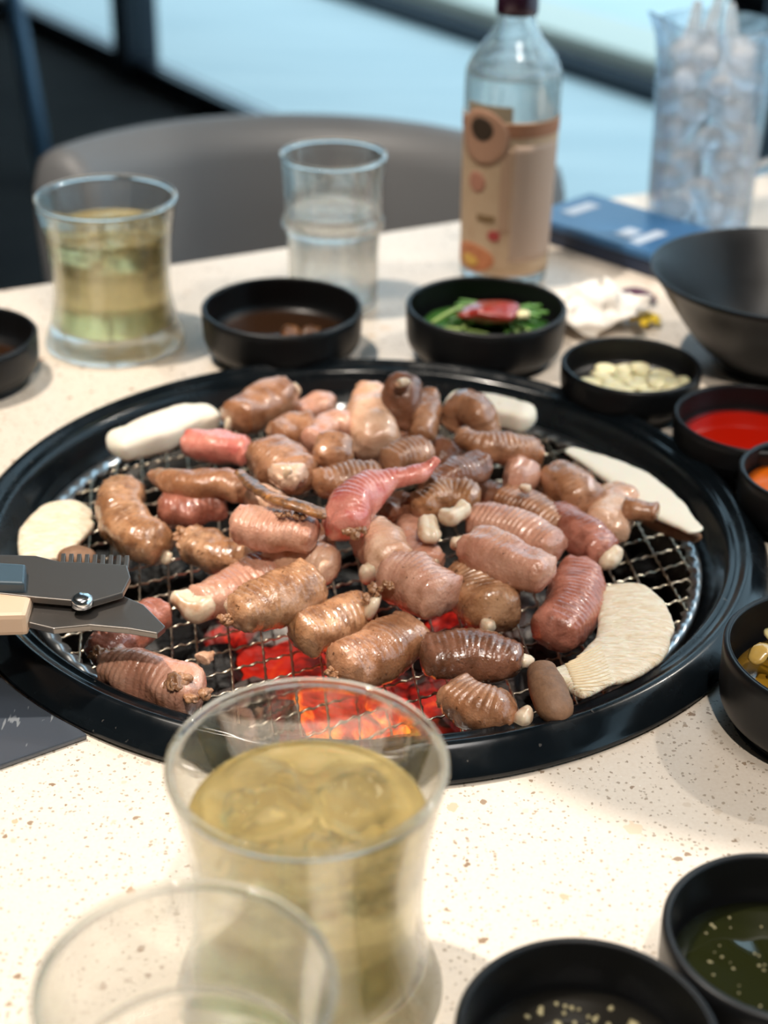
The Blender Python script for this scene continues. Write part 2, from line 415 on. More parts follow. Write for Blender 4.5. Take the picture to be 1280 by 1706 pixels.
# ================================================================ the setting
UX = Vector((.891, .454, 0)); VX = Vector((-.454, .891, 0)); AX = math.atan2(.454, .891)
WD = Vector((.56, -.83, 0)).normalized(); WN = Vector((.83, .56, 0)).normalized(); AW = math.atan2(WD.y, WD.x)
def struct(o): o['kind'] = 'structure'; return o
def wp(a, n, z): return WD*a + WN*n + Vector((0, 0, z))          # a along the window wall, n out of it
WOFF = 1.975
A0, A1, NB = -6.5, 3.6, -3.0                                      # room extents in the window frame
struct(obj('floor', box(wp((A0+A1)/2, (NB+WOFF)/2, -.02), A1-A0, WOFF-NB, .04, AW), M_FLOOR, loc=wp((A0+A1)/2, (NB+WOFF)/2, 0), smooth=False))
struct(obj('ceiling', box(wp((A0+A1)/2, (NB+WOFF)/2, 2.74), A1-A0, WOFF-NB, .08, AW), M_CEIL, loc=wp(0, 0, 2.7), smooth=False))
struct(obj('wall_back', box(wp((A0+A1)/2, NB-.05, 1.35), A1-A0, .1, 2.7, AW), M_WALL, loc=wp(0, NB, 0), smooth=False))
struct(obj('wall_left', box(wp(A0-.05, (NB+WOFF)/2, 1.35), .1, WOFF-NB, 2.7, AW), M_WALL, loc=wp(A0, 0, 0), smooth=False))
struct(obj('wall_right', box(wp(A1+.05, (NB+WOFF)/2, 1.35), .1, WOFF-NB, 2.7, AW), M_WALL, loc=wp(A1, 0, 0), smooth=False))
struct(obj('ground_outside', box(wp(-2, WOFF+8.06, -.05), 40, 16, .06, AW), M_PAVE, loc=wp(0, WOFF, -.02), smooth=False))
def apos(px, py, h=-TZ):
    p = P(px, py, h); return p.dot(WD)
# window wall along the bright paving
win = empty('window_1', wp(0, WOFF, 0)); struct(win)
a_m1 = P(222, 128, -TZ).dot(WD)
mull = [a_m1-2.6, a_m1-1.3*1.35, a_m1, 0, A1-.05]
# right mullion lies behind the ice jug
rr = ray(1278, 40); tt = WOFF/(rr.dot(WN)); mull[3] = (rr*tt).dot(WD)
mull = sorted([A0+.05] + mull)
for a in mull:
    struct(obj('mullion', box(wp(a, WOFF, 1.35), .085, .11, 2.7, AW, .006), M_DKMETAL, win, smooth=False))
for a, b in zip(mull[:-1], mull[1:]):
    if b-a < .2: continue
    struct(obj('bottom_rail', box(wp((a+b)/2, WOFF, .03), b-a-.085, .07, .06, AW, .004), M_DKMETAL, win, smooth=False))
    struct(obj('top_rail', box(wp((a+b)/2, WOFF, 2.66), b-a-.085, .07, .08, AW, .004), M_DKMETAL, win, smooth=False))
    struct(obj('pane', box(wp((a+b)/2, WOFF, 1.34), b-a-.085, .008, 2.55, AW), mat('window_glass', (1, 1, 1, 1), 0, Transmission_Weight=1, IOR=1.1), win, smooth=False))
kb = obj('trim_1', box(wp(-2, 3.36, .03), 30, .30, .10, AW, .01), M_KERB, loc=wp(-2, 3.36, 0), smooth=False); struct(kb)
struct(obj('seal', box(wp(-2, 3.36-.19, .0), 30, .07, .06, AW), M_SEAL, kb, smooth=False))
struct(obj('seal', box(wp(-2, 3.36+.19, .0), 30, .08, .08, AW), M_SEAL, kb, smooth=False))

# ================================================================ table
GC = Vector((-.0098, .6653, 0))                                   # grill centre
def table():
    t = empty('dining_table', (GC.x, GC.y, 0))
    tag(t, 'cream terrazzo table with the round charcoal grill set into its middle', 'table')
    gu, gv = GC.dot(UX), GC.dot(VX)
    u0, u1, v0, v1 = gu-.72, gu+.72, .197, .997
    n = 128; V = []; Fc = []
    hr = .176
    ang = [2*PI*k/n for k in range(n)]
    def rect(a):
        c, s = math.cos(a), math.sin(a)
        k = 1e9
        if c > 1e-9: k = min(k, (u1-gu)/c)
        if c < -1e-9: k = min(k, (u0-gu)/c)
        if s > 1e-9: k = min(k, (v1-gv)/s)
        if s < -1e-9: k = min(k, (v0-gv)/s)
        return k
    extra = [math.atan2(y-gv, x-gu) % (2*PI) for x in (u0, u1) for y in (v0, v1)]
    for e in extra:
        i = min(range(n), key=lambda i: abs(ang[i]-e)); ang[i] = e
    for z in (TZ, TZ-.03):
        for a in ang: 
            q = GC + UX*(hr*math.cos(a)) + VX*(hr*math.sin(a)); V.append(Vector((q.x, q.y, z)))
        for ins, dz in ((.003, 0), (0, -.003)) if z == TZ else ((.0, 0),):
            for a in ang:
                k = rect(a)-ins; q = GC + UX*(k*math.cos(a)) + VX*(k*math.sin(a)); V.append(Vector((q.x, q.y, z+dz)))
    # rows: 0 hole top, 1 outer top, 2 outer bevel, 3 hole bottom, 4 outer bottom
    for A, B in ((0, 1), (1, 2), (2, 4), (4, 3), (3, 0)):
        for k in range(n):
            k2 = (k+1) % n; Fc.append((A*n+k, B*n+k, B*n+k2, A*n+k2))
    sharp(fixn(obj('tabletop', (V, Fc), M_TABLE, t)), 30)
    dk = mat('table_steel', (.05, .05, .055, 1), .45, .6)
    c = Vector((GC.x, GC.y, .36))
    obj('pedestal', box(c+Vector((0, 0, -.02)), .36, .36, .60, AX, .01), dk, t, smooth=False)
    obj('foot_plate', box((GC.x, GC.y, .015), .7, .55, .03, AX, .006), dk, t, smooth=False)
    obj('support_frame', box((GC.x, GC.y, .69), 1.3, .7, .03, AX, .004), dk, t, smooth=False).data
    return t
# the support frame would cross the fire bowl: build it as two rails instead
tb = table()
for o in list(tb.children):
    if o.name.startswith('support_frame'): bpy.data.objects.remove(o)
for s in (-1, 1):
    q = GC + VX*(.30*s)
    obj('support_rail', box((q.x, q.y, .70), 1.3, .05, .036, AX, .004), bpy.data.materials['table_steel'], tb, smooth=False)
    q = GC + UX*(.24*s)
    obj('support_rail', box((q.x, q.y, .665), .05, .64, .03, AX, .004), bpy.data.materials['table_steel'], tb, smooth=False)
for o in tb.children:
    if o.name.startswith('pedestal'):
        for v in o.data.vertices:
            if v.co.z > .5: v.co.z -= .03

# ================================================================ charcoal grill
gl = empty('charcoal_grill', (GC.x, GC.y, TZ)); tag(gl, 'round charcoal grill with a wide black enamel ring set into the table', 'grill')
prof = [(.1955, .0008), (.1965, .0022), (.1958, .0038), (.1935, .0062), (.1895, .0105), (.1868, .0128), (.1850, .0134), (.1832, .0128), (.1815, .0112),
        (.1795, .0104), (.1775, .0108), (.1765, .0108), (.1752, .0092), (.1738, .006), (.1715, .001), (.1694, -.0040), (.1672, -.0062), (.1655, -.0105), (.1640, -.0120), (.1632, -.022), (.1618, -.022), (.1620, -.013), (.1645, -.013), (.1725, -.006), (.1725, .0008)]
prof = [(a, b) for a, b in prof]
obj('ring', lathe(prof, (GC.x, GC.y, TZ), 192, closed=True), M_ENAMEL, gl)
# the ring's inner shelf carries the grate
obj('inner_collar', lathe([(.1616, -.016), (.1565, -.060), (.1558, -.060), (.1609, -.016)], (GC.x, GC.y, TZ), 128, closed=True), mat('scorched_steel', (.05, .045, .04, 1), .45, .8), gl)
obj('fire_bowl', lathe([(.157, -.055), (.150, -.10), (.12, -.125), (0, -.13)], (GC.x, GC.y, TZ), 96), M_PIT, gl)

# ---- grate
gt = empty('grill_grate', (GC.x, GC.y, TZ-.009)); tag(gt, 'round wire mesh grill grate with a crimped steel hoop, lying over the coals', 'grate')
V = []; Fc = []; nh = 480
for k in range(nh):
    a = 2*PI*k/nh; z = .0012*math.sin(k*2*PI/5) ; rr_ = .0009*math.sin(k*2*PI/5+1)
    for (r, zz) in ((.1590+rr_*1.3, -.0064+z), (.1620, -.0046+z*.4), (.1648, -.0044), (.1648, -.0088), (.1590+rr_, -.0088+z)):
        V.append(Vector((GC.x+r*math.cos(a), GC.y+r*math.sin(a), TZ+zz)))
for k in range(nh):
    for j in range(5): Fc.append((k*5+j, ((k+1) % nh)*5+j, ((k+1) % nh)*5+(j+1) % 5, k*5+(j+1) % 5))
fixn(obj('hoop', (V, Fc), M_HOOP, gt))
GZ = -.0074
rng = random.Random(4)
def wires(ang, spacing, zoff, phase):
    d = Vector((math.cos(ang), math.sin(ang), 0)); nn = Vector((-d.y, d.x, 0)); R = .1605
    k = -int(R/spacing)
    while k*spacing < R:
        o = k*spacing + rng.uniform(-.0012, .0012) + spacing*.3
        k += 1
        if abs(o) > R-.004: continue
        hl = math.sqrt(R*R-o*o); m = max(10, int(2*hl/.0021)); pts = []
        tw = rng.uniform(-.02, .02); ph = rng.uniform(0, 6)
        for i in range(m+1):
            s = -hl+2*hl*i/m
            q = GC + nn*(o + tw*s*(1-abs(s)/hl)*.3 + .0005*math.sin(s*38+ph)) + d*s
            pts.append(Vector((q.x, q.y, TZ+GZ+zoff+.00055*math.sin(i*PI/1.5+ph))))
        rad = [.00062+.00022*math.sin(i*PI/1.5+1.2) for i in range(m+1)]
        obj('wire', tube(pts, rad, 5), M_STEEL, gt)
wires(math.radians(98), .0132, .0007, 0)
wires(math.radians(28), .0142, -.0007, 1)

# ---- coals
def ember_mat(name, lo, hi, strength):
    m = mat(name, (.03, .022, .02, 1), .85); n = N(m); v = n.coord()
    f = n.noise(v, 34, 4, .6, .8)
    n.set('Emission Color', n.ramp(f, [(lo, (.0, 0, 0, 1)), (lo+.07, (.16, .003, .002, 1)), (lo+.18, (.60, .018, .008, 1)), (hi-.05, (1, .10, .01, 1)), (hi+.06, (1, .50, .05, 1))]))
    m.node_tree.nodes['Principled BSDF'].inputs['Emission Strength'].default_value = strength
    n.set('Base Color', n.mix(n.noise(v, 90, 3), (.02, .015, .014, 1), (.16, .13, .12, 1)))
    n.set('Normal', n.bump(n.noise(v, 130, 4), .6, .003)); return m
E_HOT = ember_mat('ember_hot', .33, .58, 1.6); E_RED = ember_mat('ember_red', .43, .76, .75); E_DIM = ember_mat('ember_dim', .53, .9, .5)
M_ASH = mat('coal_ash', (.3, .29, .28, 1), .9); _n = N(M_ASH); _v = _n.coord(); _n.set('Base Color', _n.mix(_n.ramp(_n.noise(_v, 60, 4), [(.4, BW(0)), (.6, BW(1))]), (.03, .028, .028, 1), (.42, .40, .38, 1))); _n.set('Normal', _n.bump(_n.noise(_v, 120, 4), .8, .003))
M_COAL = mat('coal_black', (.02, .02, .02, 1), .6); _n = N(M_COAL); _v = _n.coord(); _n.set('Normal', _n.bump(_n.noise(_v, 120, 4), .8, .003))
coals = [  # px, py, half size mm, material, label
 (560, 1195, 21, E_HOT, 'charcoal lump glowing yellow orange seen through the front glass rim'),
 (470, 1120, 22, E_RED, 'red hot charcoal lump between the front meat and the glass rim'),
 (400, 1072, 19, E_RED, 'red charcoal lump under the golden ribbed meat on the left'),
 (420, 1185, 20, E_DIM, 'dull charcoal lump with an orange edge, left inside the glass rim'),
 (505, 1165, 18, E_RED, 'red charcoal lump left of the brightest flame'),
 (640, 1165, 22, E_RED, 'red orange charcoal lump right of the brightest flame'),
 (715, 1175, 20, E_RED, 'red charcoal lump under the meat with a pale bone end at the front'),
 (755, 1050, 20, E_RED, 'red charcoal lump showing between the middle meat pieces'),
 (655, 1215, 17, E_HOT, 'small orange charcoal lump low in the pit by the ring'),
 (620, 1120, 19, E_RED, 'red charcoal lump under the front middle meat piece'),
 (880, 1035, 20, M_ASH, 'ash grey charcoal lump left of the large mushroom slice'),
 (360, 1030, 18, M_ASH, 'ash grey charcoal lump under the drumstick like bone'),
 (455, 1085, 15, M_ASH, 'ash covered charcoal lump above the red one'),
 (350, 1130, 20, M_COAL, 'black charcoal lump beside the small gristle scrap'),
 (290, 1080, 20, M_COAL, 'black charcoal lump right of the lower left meat pair'),
 (800, 1150, 20, E_DIM, 'dark charcoal lump with a red edge under the right front meat'),
 (480, 1215, 18, E_DIM, 'dark red charcoal lump low inside the glass rim'),
 (590, 1240, 16, E_RED, 'red charcoal lump nearest the front of the pit'),
 (840, 1220, 20, M_COAL, 'black charcoal lump near the front right of the pit'),
 (1000, 950, 21, M_COAL, 'black charcoal lump under the top of the large mushroom'),
 (1090, 960, 20, M_COAL, 'black charcoal lump under the bare mesh on the right'),
 (200, 960, 20, M_COAL, 'black charcoal lump under the bare mesh by the scissors'),
 (300, 950, 20, M_COAL, 'black charcoal lump left of the drumstick like bone'),
 (230, 1090, 20, M_COAL, 'black charcoal lump under the lower left meat pair'),
 (560, 1010, 20, M_COAL, 'black charcoal lump in the centre under the meat pile'),
 (680, 1040, 19, M_COAL, 'black charcoal lump behind the front middle meat piece'),
 (950, 1090, 20, M_COAL, 'black charcoal lump under the inner bend of the mushroom'),
 (1100, 880, 20, M_COAL, 'black charcoal lump in front of the right hand mushroom slice'),
]
for i, (x, y, s, m, lb) in enumerate(coals):
    r = random.Random(i*7+1); c = P(x, y, (-.046 if i else -.036)-.006*r.random())
    s *= .001
    o = obj('charcoal', rock(c, s*.85, i+1, (1.15, .85, .72), r.uniform(0, 3), 3, .22), m, loc=c-Vector((0, 0, s*.5)), smooth=False)
    tag(o, lb, 'charcoal', 'lumps of charcoal in the grill')
parts = []
r = random.Random(77)
for k in range(170):
    a = r.uniform(0, 2*PI); q = .145*math.sqrt(r.random())
    parts.append(rock((GC.x+q*math.cos(a), GC.y+q*math.sin(a), TZ-.088-.012*r.random()), r.uniform(.009, .017), k, (1.2, .9, .7), r.uniform(0, 3), 1, .25))
tag(obj('coal_bed', join(*parts), M_COAL, loc=(GC.x, GC.y, TZ-.1), smooth=False), 'bed of small black charcoal bits at the bottom of the fire bowl', 'charcoal', kind='stuff')

# ================================================================ meat
DH = -.0085                      # the grate lies below the rim of the ring
def meat(pts, wd, h, kind, label, rib=.00045, e=(.5, .5), bones=(), flat=.86, groove=0, seed=None, name='meat_piece', cat='meat', lump=.0021, power=2.35, fat=1.12):
    """pts in photo px; wd = width(s) in px; h = centre height(s) above table"""
    n = len(pts)
    if not isinstance(wd, (list, tuple)): wd = [wd*.9]+[wd]*(n-2)+[wd*.9]
    if not isinstance(h, (list, tuple)): h = [h]*n
    if len(h) == 2 and n > 2: h = [h[0]+(h[1]-h[0])*k/(n-1) for k in range(n)]
    h = [v+DH for v in h]; wd = [v*fat for v in wd]
    q = [P(x, y, hh) for (x, y), hh in zip(pts, h)]; rd = [prad(p, w_) for p, w_ in zip(q, wd)]
    seed = seed if seed is not None else int(pts[0][0]*3+pts[0][1]) % 97
    V, Fc = sweep(q, rd, flat, power, 26, (rib, .0029), .00022, seed, e[0], e[1], lump=lump, groove=groove, rag=.0019, res=max(.0006, .0031/6))
    cx = sum(p.x for p in q)/n; cy = sum(p.y for p in q)/n; zb = min(v.z for v in V)
    o = obj(name, (V, Fc), MEAT[kind], loc=(cx, cy, zb)); fixn(o)
    tag(o, label, cat, 'pieces of meat on the grill')
    for b in bones:       # (kind, [(x,y,w,h)...])
        km, bp = b
        bq = [P(x, y, hh+DH) for x, y, _, hh in bp]; br = [prad(p, w_) for p, (_, _, w_, _) in zip(bq, bp)]
        if km == 'bone':
            bo = obj('bone', sweep(bq, br, .95, 2.2, 18, (0, .003), .0004, seed+5, .8, .8, res=.0012, lump=.0035, groove=.0016), M_BONE, o)
        else:
            rg = random.Random(seed); cl = []
            for k in range(9):
                t = rg.random()*(len(bq)-1); i0 = min(int(t), len(bq)-2); c0 = bq[i0].lerp(bq[i0+1], t-i0); rad_ = br[i0]
                dv = Vector((rg.gauss(0, 1), rg.gauss(0, 1), abs(rg.gauss(0, 1)))).normalized()
                cl.append(rock(c0+dv*rad_*.5, rad_*rg.uniform(.25, .5), k+seed, (1.2, .9, .8), rg.uniform(0, 3), 3, .35, False))
            bo = obj('gristle', join(*cl), M_GRIST, o)
        bo['label'] = 'pale bone end' if km == 'bone' else 'rough browned gristle at the cut end'
        fixn(bo)
    return o
L0, L1, L2, L3 = .0165, .030, .043, .054
# front row
meat([(175, 1100), (250, 1130), (335, 1160)], [66, 84, 72], .018, 'pink', 'ribbed pinkish meat chunk lying on the black ring at the lower left', bones=[('grist', [(285, 1145, 66, .023), (335, 1160, 66, .021)]), ('grist', [(160, 1098, 40, .02), (185, 1085, 46, .023)])], lump=.003)
meat([(155, 1095), (205, 1060), (272, 1015)], [48, 66, 56], .017, 'red', 'pinkish meat chunk under the scissor tips at the lower left', rib=.0002)
meat([(318, 1010), (385, 985), (460, 955)], [56, 74, 80], .02, 'pink', 'pink meat with a bare white bone knob, left of the golden ribbed piece', bones=[('bone', [(300, 992, 26, .022), (318, 1012, 44, .021), (350, 1003, 46, .02)])])
meat([(385, 1028), (455, 1000), (528, 965)], [68, 84, 80], .031, 'gold', 'golden ribbed meat chunk above the left hand embers', rib=.0007, bones=[('grist', [(372, 1030, 34, .03), (392, 1040, 44, .027)])])
meat([(490, 1062), (560, 1035), (625, 1018)], [78, 84, 72], .02, 'gold', 'brown glossy meat chunk with a white bone and gristle knob at its right end', rib=.0004, e=(.5, .8), bones=[('bone', [(610, 1003, 40, .030), (632, 1012, 44, .028)]), ('grist', [(612, 990, 40, .034), (642, 978, 36, .037)])])
meat([(560, 1122), (625, 1090), (695, 1048)], [80, 90, 76], .02, 'brown', 'ribbed brown meat chunk nearest the front glass rim', rib=.0007, e=(.5, .5), bones=[('grist', [(548, 1118, 30, .02), (566, 1138, 40, .017)])])
meat([(632, 955), (690, 970), (742, 1002)], [76, 92, 80], .033, 'pink', 'shiny pink ribbed meat chunk in the middle of the grill', rib=.00045, e=(.5, .35), bones=[('bone', [(605, 945, 36, .030), (622, 958, 44, .029)])])
meat([(772, 950), (805, 985), (828, 1030)], [84, 104, 84], .022, 'gold', 'broad golden brown ribbed meat chunk right of the shiny pink one', rib=.0007, bones=[('bone', [(800, 1040, 30, .02), (826, 1046, 34, .018)])])
meat([(700, 1098), (785, 1092), (872, 1104)], [64, 88, 54], .020, 'dark', 'long glossy dark brown meat chunk tapering to a white tip at the right', rib=.0003, flat=.8, bones=[('bone', [(865, 1100, 34, .02), (890, 1098, 24, .019)])])
meat([(748, 1150), (800, 1180), (862, 1192)], [62, 80, 66], .019, 'brown', 'ribbed meat chunk with a pale bone end, frontmost at the right', rib=.0006, e=(.4, .8), bones=[('bone', [(858, 1190, 46, .02), (885, 1207, 42, .018)])])
meat([(968, 950), (955, 1010), (918, 1062)], [70, 84, 72], .019, 'red', 'reddish brown ribbed meat chunk against the large mushroom slice', rib=.0006)
meat([(775, 902), (845, 932), (918, 960)], [66, 76, 66], .038, 'pink', 'split meat chunk with a lengthwise groove, above the broad golden chunk', rib=.0002, groove=.0022, bones=[('bone', [(760, 895, 22, .036), (766, 915, 26, .033)])])
meat([(782, 862), (860, 885), (930, 918)], [62, 72, 62], .035, 'pink', 'ribbed meat chunk lying right behind the grooved split one', rib=.0005)
meat([(828, 832), (885, 855), (945, 888)], [58, 70, 56], .024, 'brown', 'brown ribbed meat chunk third back from the broad golden chunk', rib=.0006)
meat([(925, 852), (975, 895), (1012, 925)], [50, 66, 52], .026, 'red', 'meat stick ending in a round white bone knob at the right', rib=.0003, bones=[('bone', [(1005, 922, 44, .025), (1030, 942, 42, .022)])])
meat([(918, 790), (950, 815), (982, 845)], [60, 78, 66], .026, 'brown', 'plump brown meat chunk left of the knuckle with a stub', rib=.0003)
meat([(1005, 885), (1020, 850), (1030, 815)], [66, 66, 46], .02, 'pale', 'knuckle of meat touching the right hand mushroom slice', rib=.0002, lump=.004)
meat([(1035, 845), (1068, 850), (1098, 856)], [34, 34, 26], .028, 'brown', 'short brown meat stub resting on the right hand mushroom slice', rib=0)
meat([(838, 795), (862, 798), (885, 808)], [62, 74, 62], .030, 'pink', 'round pink meat lump below the curled brown piece', rib=.0002, groove=.0015, bones=[('bone', [(868, 812, 20, .040), (880, 812, 18, .038)])])
meat([(762, 720), (800, 742), (855, 750), (900, 748)], [28, 42, 54, 52], [.045, .042, .038, .036], 'brown', 'curved meat piece with a thin left end under the back mushroom', rib=.0004, e=(.8, .4))
meat([(752, 712), (768, 678), (800, 690), (815, 735)], [46, 50, 52, 50], [.030, .043, .043, .028], 'brown', 'arched meat loop with a green herb fleck, beside the back mushroom', rib=.0003)
meat([(705, 812), (760, 790), (812, 772)], [42, 52, 48], .039, 'dark', 'slim brown meat stick right of the raw pink tail', rib=.0002, groove=.001)
meat([(690, 848), (745, 828), (800, 835)], [46, 58, 54], .036, 'gold', 'golden ribbed meat chunk with a stubby white bone on its front', rib=.0007, bones=[('bone', [(735, 866, 34, .042), (782, 842, 30, .044)])])
meat([(690, 868), (690, 905), (722, 945)], [44, 52, 52], .026, 'pink', 'meat wrapped around an upright white bone ball in the centre', rib=.0001, bones=[('bone', [(712, 862, 28, .040), (716, 888, 44, .038), (716, 905, 40, .034)]), ('bone', [(712, 925, 32, .030), (716, 945, 30, .024)])])
meat([(588, 890), (580, 858), (608, 822), (650, 800), (700, 788), (730, 762)], [62, 76, 62, 40, 28, 12], [.045, .049, .052, .054, .056, .062], 'raw', 'raw pink tapering tail curving over the top of the pile', rib=.0003, name='tail_tip', bones=[('grist', [(575, 893, 34, .047), (608, 888, 32, .046)])])
meat([(602, 885), (632, 908), (655, 945)], [66, 76, 66], .032, 'pale', 'pale ribbed meat chunk emerging below the raw pink tail', rib=.0005)
meat([(385, 872), (455, 882), (530, 893)], [70, 74, 60], .044, 'pink', 'big pink meat loaf shape with scalloped side in front of the charred strip', rib=.0006, flat=.78, bones=[('grist', [(468, 858, 22, .054), (515, 862, 16, .053)])])
meat([(440, 922), (510, 935), (562, 948)], [56, 68, 64], .028, 'pale', 'pale pink meat chunk tucked under the scalloped one', rib=.0003)
meat([(305, 900), (360, 920), (425, 930)], [60, 66, 58], .022, 'gold', 'tan meat chunk with a torn left end beside the golden bent one', rib=.0002, lump=.0035, bones=[('grist', [(300, 885, 36, .026), (305, 915, 40, .022)])])
meat([(208, 812), (200, 850), (222, 888), (275, 912)], [68, 72, 76, 66], .022, 'gold', 'golden bent meat piece nearest the left mushroom', rib=.0005, bones=[('bone', [(272, 925, 20, .018), (282, 928, 22, .016)])])
meat([(262, 850), (320, 848), (375, 838)], [50, 64, 58], .024, 'red', 'pinkish meat chunk right of the golden bent piece', rib=.0002, lump=.003)
meat([(255, 790), (300, 805), (365, 806), (420, 815)], [22, 44, 50, 46], [.030, .034, .036, .036], 'brown', 'slim meat piece with an orange pointed left tip', rib=.0002)
meat([(398, 785), (440, 822), (495, 842), (545, 858)], [16, 26, 28, 22], [.050, .056, .058, .054], 'char', 'thin charred strip lying across the left of the pile', rib=0, flat=.5, lump=.001)
meat([(305, 735), (360, 745), (420, 750)], [42, 56, 50], .034, 'raw', 'raw reddish meat piece in front of the long back left mushroom', rib=.0003)
meat([(388, 702), (430, 678), (480, 652)], [56, 68, 66], .034, 'brown', 'brown meat stick standing proud at the back left of the pile', rib=.0002, bones=[('bone', [(375, 700, 42, .032), (392, 704, 40, .031)]), ('bone', [(485, 650, 22, .03), (502, 652, 20, .029)])])
meat([(432, 752), (470, 775), (508, 800)], [72, 82, 70], .040, 'brown', 'plump brown meat chunk above the cream burnt bone ball', rib=.0002)
meat([(462, 800), (480, 792), (500, 800)], [42, 48, 42], .054, 'pale', 'cream bone ball with burnt streaks at the pile left', rib=0, bones=[('bone', [(470, 785, 34, .058), (488, 787, 34, .057)])], name='meat_knuckle')
meat([(492, 692), (530, 680), (560, 682)], [38, 48, 46], .024, 'pink', 'smooth pink meat piece at the back behind the brown stick', rib=0)
meat([(458, 732), (490, 716), (528, 712)], [46, 54, 50], .032, 'brown', 'brown meat lump in front of the smooth pink back piece', rib=0)
meat([(520, 740), (550, 710), (592, 708)], [36, 46, 52], .040, 'pink', 'arched pink meat piece behind the round cut end', rib=0)
meat([(548, 768), (556, 748), (562, 735)], [54, 58, 50], .046, 'brown', 'meat piece pointing its round grainy cut end at the viewer', rib=.0001, lump=.003, e=(.4, .8))
meat([(522, 808), (580, 800), (638, 795)], [54, 62, 54], .042, 'brown', 'brown meat chunk directly behind the fat end of the raw pink tail', rib=.0005)
meat([(615, 650), (618, 700), (632, 752)], [46, 70, 74], [.044, .040, .034], 'pale', 'fat meat piece leaning back at the rear centre', rib=0)
meat([(676, 628), (668, 665), (662, 715)], [50, 62, 54], [.058, .050, .034], 'dark', 'dark brown meat piece sticking up highest at the back', rib=0, bones=[('bone', [(668, 630, 24, .066), (672, 645, 26, .062)])])
meat([(714, 655), (708, 695), (700, 735)], [36, 40, 40], [.046, .042, .036], 'brown', 'slim upright meat stick right of the highest piece', rib=.0001)
meat([(640, 775), (680, 760), (715, 748)], [50, 60, 52], .043, 'brown', 'rough brown meat chunk behind the thin end of the raw pink tail', rib=.0004, lump=.003)
meat([(410, 838), (440, 832), (462, 845)], [40, 48, 40], .036, 'pale', 'small pale meat lump between the slim piece and the charred strip', rib=0)
meat([(640, 858), (668, 842), (692, 850)], [36, 42, 40], .032, 'dark', 'small dark meat lump right of the fat end of the raw pink tail', rib=0)
meat([(336, 1100), (346, 1090), (358, 1086)], [18, 24, 14], .009, 'pale', 'small gristle scrap alone on the mesh', rib=0, lump=.003, name='meat_scrap')
# filler support under the pile
meat([(420, 880), (500, 900), (560, 900)], 60, .0165, 'dark', 'meat piece at the bottom of the pile under the pink loaf shape', rib=0)
meat([(560, 830), (640, 860), (720, 850)], 60, .0165, 'dark', 'meat piece at the bottom of the pile under the raw pink tail', rib=0)
meat([(450, 770), (540, 780), (620, 770)], 62, .0165, 'dark', 'meat piece at the bottom of the pile under the round cut end', rib=0)
meat([(600, 730), (680, 740), (760, 770)], 62, .0165, 'dark', 'meat piece at the bottom of the pile under the upright sticks', rib=0)
meat([(760, 820), (820, 830), (900, 850)], 56, .0135, 'dark', 'meat piece at the bottom of the pile on the right', rib=0)

# ================================================================ mushrooms
def mush(pts, wd, h, flat, m, label, cap=None, power=3.2, name='mushroom_slice', e=(.7, .7)):
    n = len(pts); h = h if isinstance(h, list) else [h]*n
    h = [v+DH for v in h]
    q = [P(x, y, hh) for (x, y), hh in zip(pts, h)]; rd = [prad(p, w_) for p, w_ in zip(q, wd)]
    V, Fc = sweep(q, rd, flat, power, 32, (0, .003), .0003, int(pts[0][0]) % 50, e[0], e[1], res=.0016, lump=.0014)
    c = sum(q, Vector())/n; o = obj(name, (V, Fc), m, loc=(c.x, c.y, min(v.z for v in V))); fixn(o)
    ang = math.atan2(q[-1].y-q[0].y, q[-1].x-q[0].x)
    tag(o, label, 'mushroom', 'king oyster mushroom slices on the grill')
    if cap:
        cq = [P(x, y, hh+DH) for x, y, _, hh in cap]; cd = [prad(p, w_) for p, (_, _, w_, _) in zip(cq, cap)]
        co = obj('cap', sweep(cq, cd, .8, 2.3, 24, (0, .003), .0002, 3, .9, .9, res=.0015, lump=.001), M_CAP, o); fixn(co)
        co['label'] = 'brown mushroom cap'
    return o
big = mush([(938, 1142), (985, 1122), (1030, 1098), (1058, 1060), (1055, 1010), (1025, 975)], [84, 92, 112, 122, 112, 72], [.024, .023, .021, .020, .020, .019], .25, M_MUSH,
     'large curved cream mushroom slice with a brown cap at the front right', cap=[(898, 1108, 44, .024), (910, 1138, 62, .024), (922, 1172, 64, .023), (938, 1202, 42, .021)], e=(.2, .7), power=2.6)
gl_parts = []
bpy.context.view_layer.update()
for k in range(17):
    t = k/16; a_ = (938+24*t, 1108+66*t); b_ = (1000+26*t, 1078+84*t); pts_ = []
    for i in range(9):
        u = i/8; p_ = P(a_[0]+(b_[0]-a_[0])*u, a_[1]+(b_[1]-a_[1])*u+4*math.sin(u*3), .014)
        ok, hit, nrm, _ = big.ray_cast(Vector((p_.x, p_.y, TZ+.08))-big.location, Vector((0, 0, -1)))
        if ok and nrm.z > .3: pts_.append(hit+big.location+Vector((0, 0, .0001)))
    if len(pts_) > 3: gl_parts.append(tube(pts_, [.00052*(1-.8*i/len(pts_)) for i in range(len(pts_))], 6))
if gl_parts:
    gg = obj('gills', join(*gl_parts), mat('mushroom_gill', srgb(232, 208, 170), .5), big); gg['kind'] = 'stuff'; gg['label'] = 'fine cream gill ridges beside the cap'
mush([(150, 848), (112, 862), (82, 900), (66, 935)], [66, 112, 108, 66], .016, .20, M_MUSH, 'rounded cream mushroom slice at the far left of the grill', cap=[(98, 940, 34, .018), (125, 930, 46, .019), (158, 938, 34, .018)])
mush([(182, 748), (240, 730), (305, 705), (365, 692)], [58, 76, 74, 56], .026, .62, M_MUSHW, 'long thick white mushroom slice at the back left of the grill', power=3.4)
mush([(740, 675), (805, 682), (892, 700)], [62, 66, 58], .028, .62, M_MUSHW, 'blocky white mushroom slice at the back right of the grill', power=4)
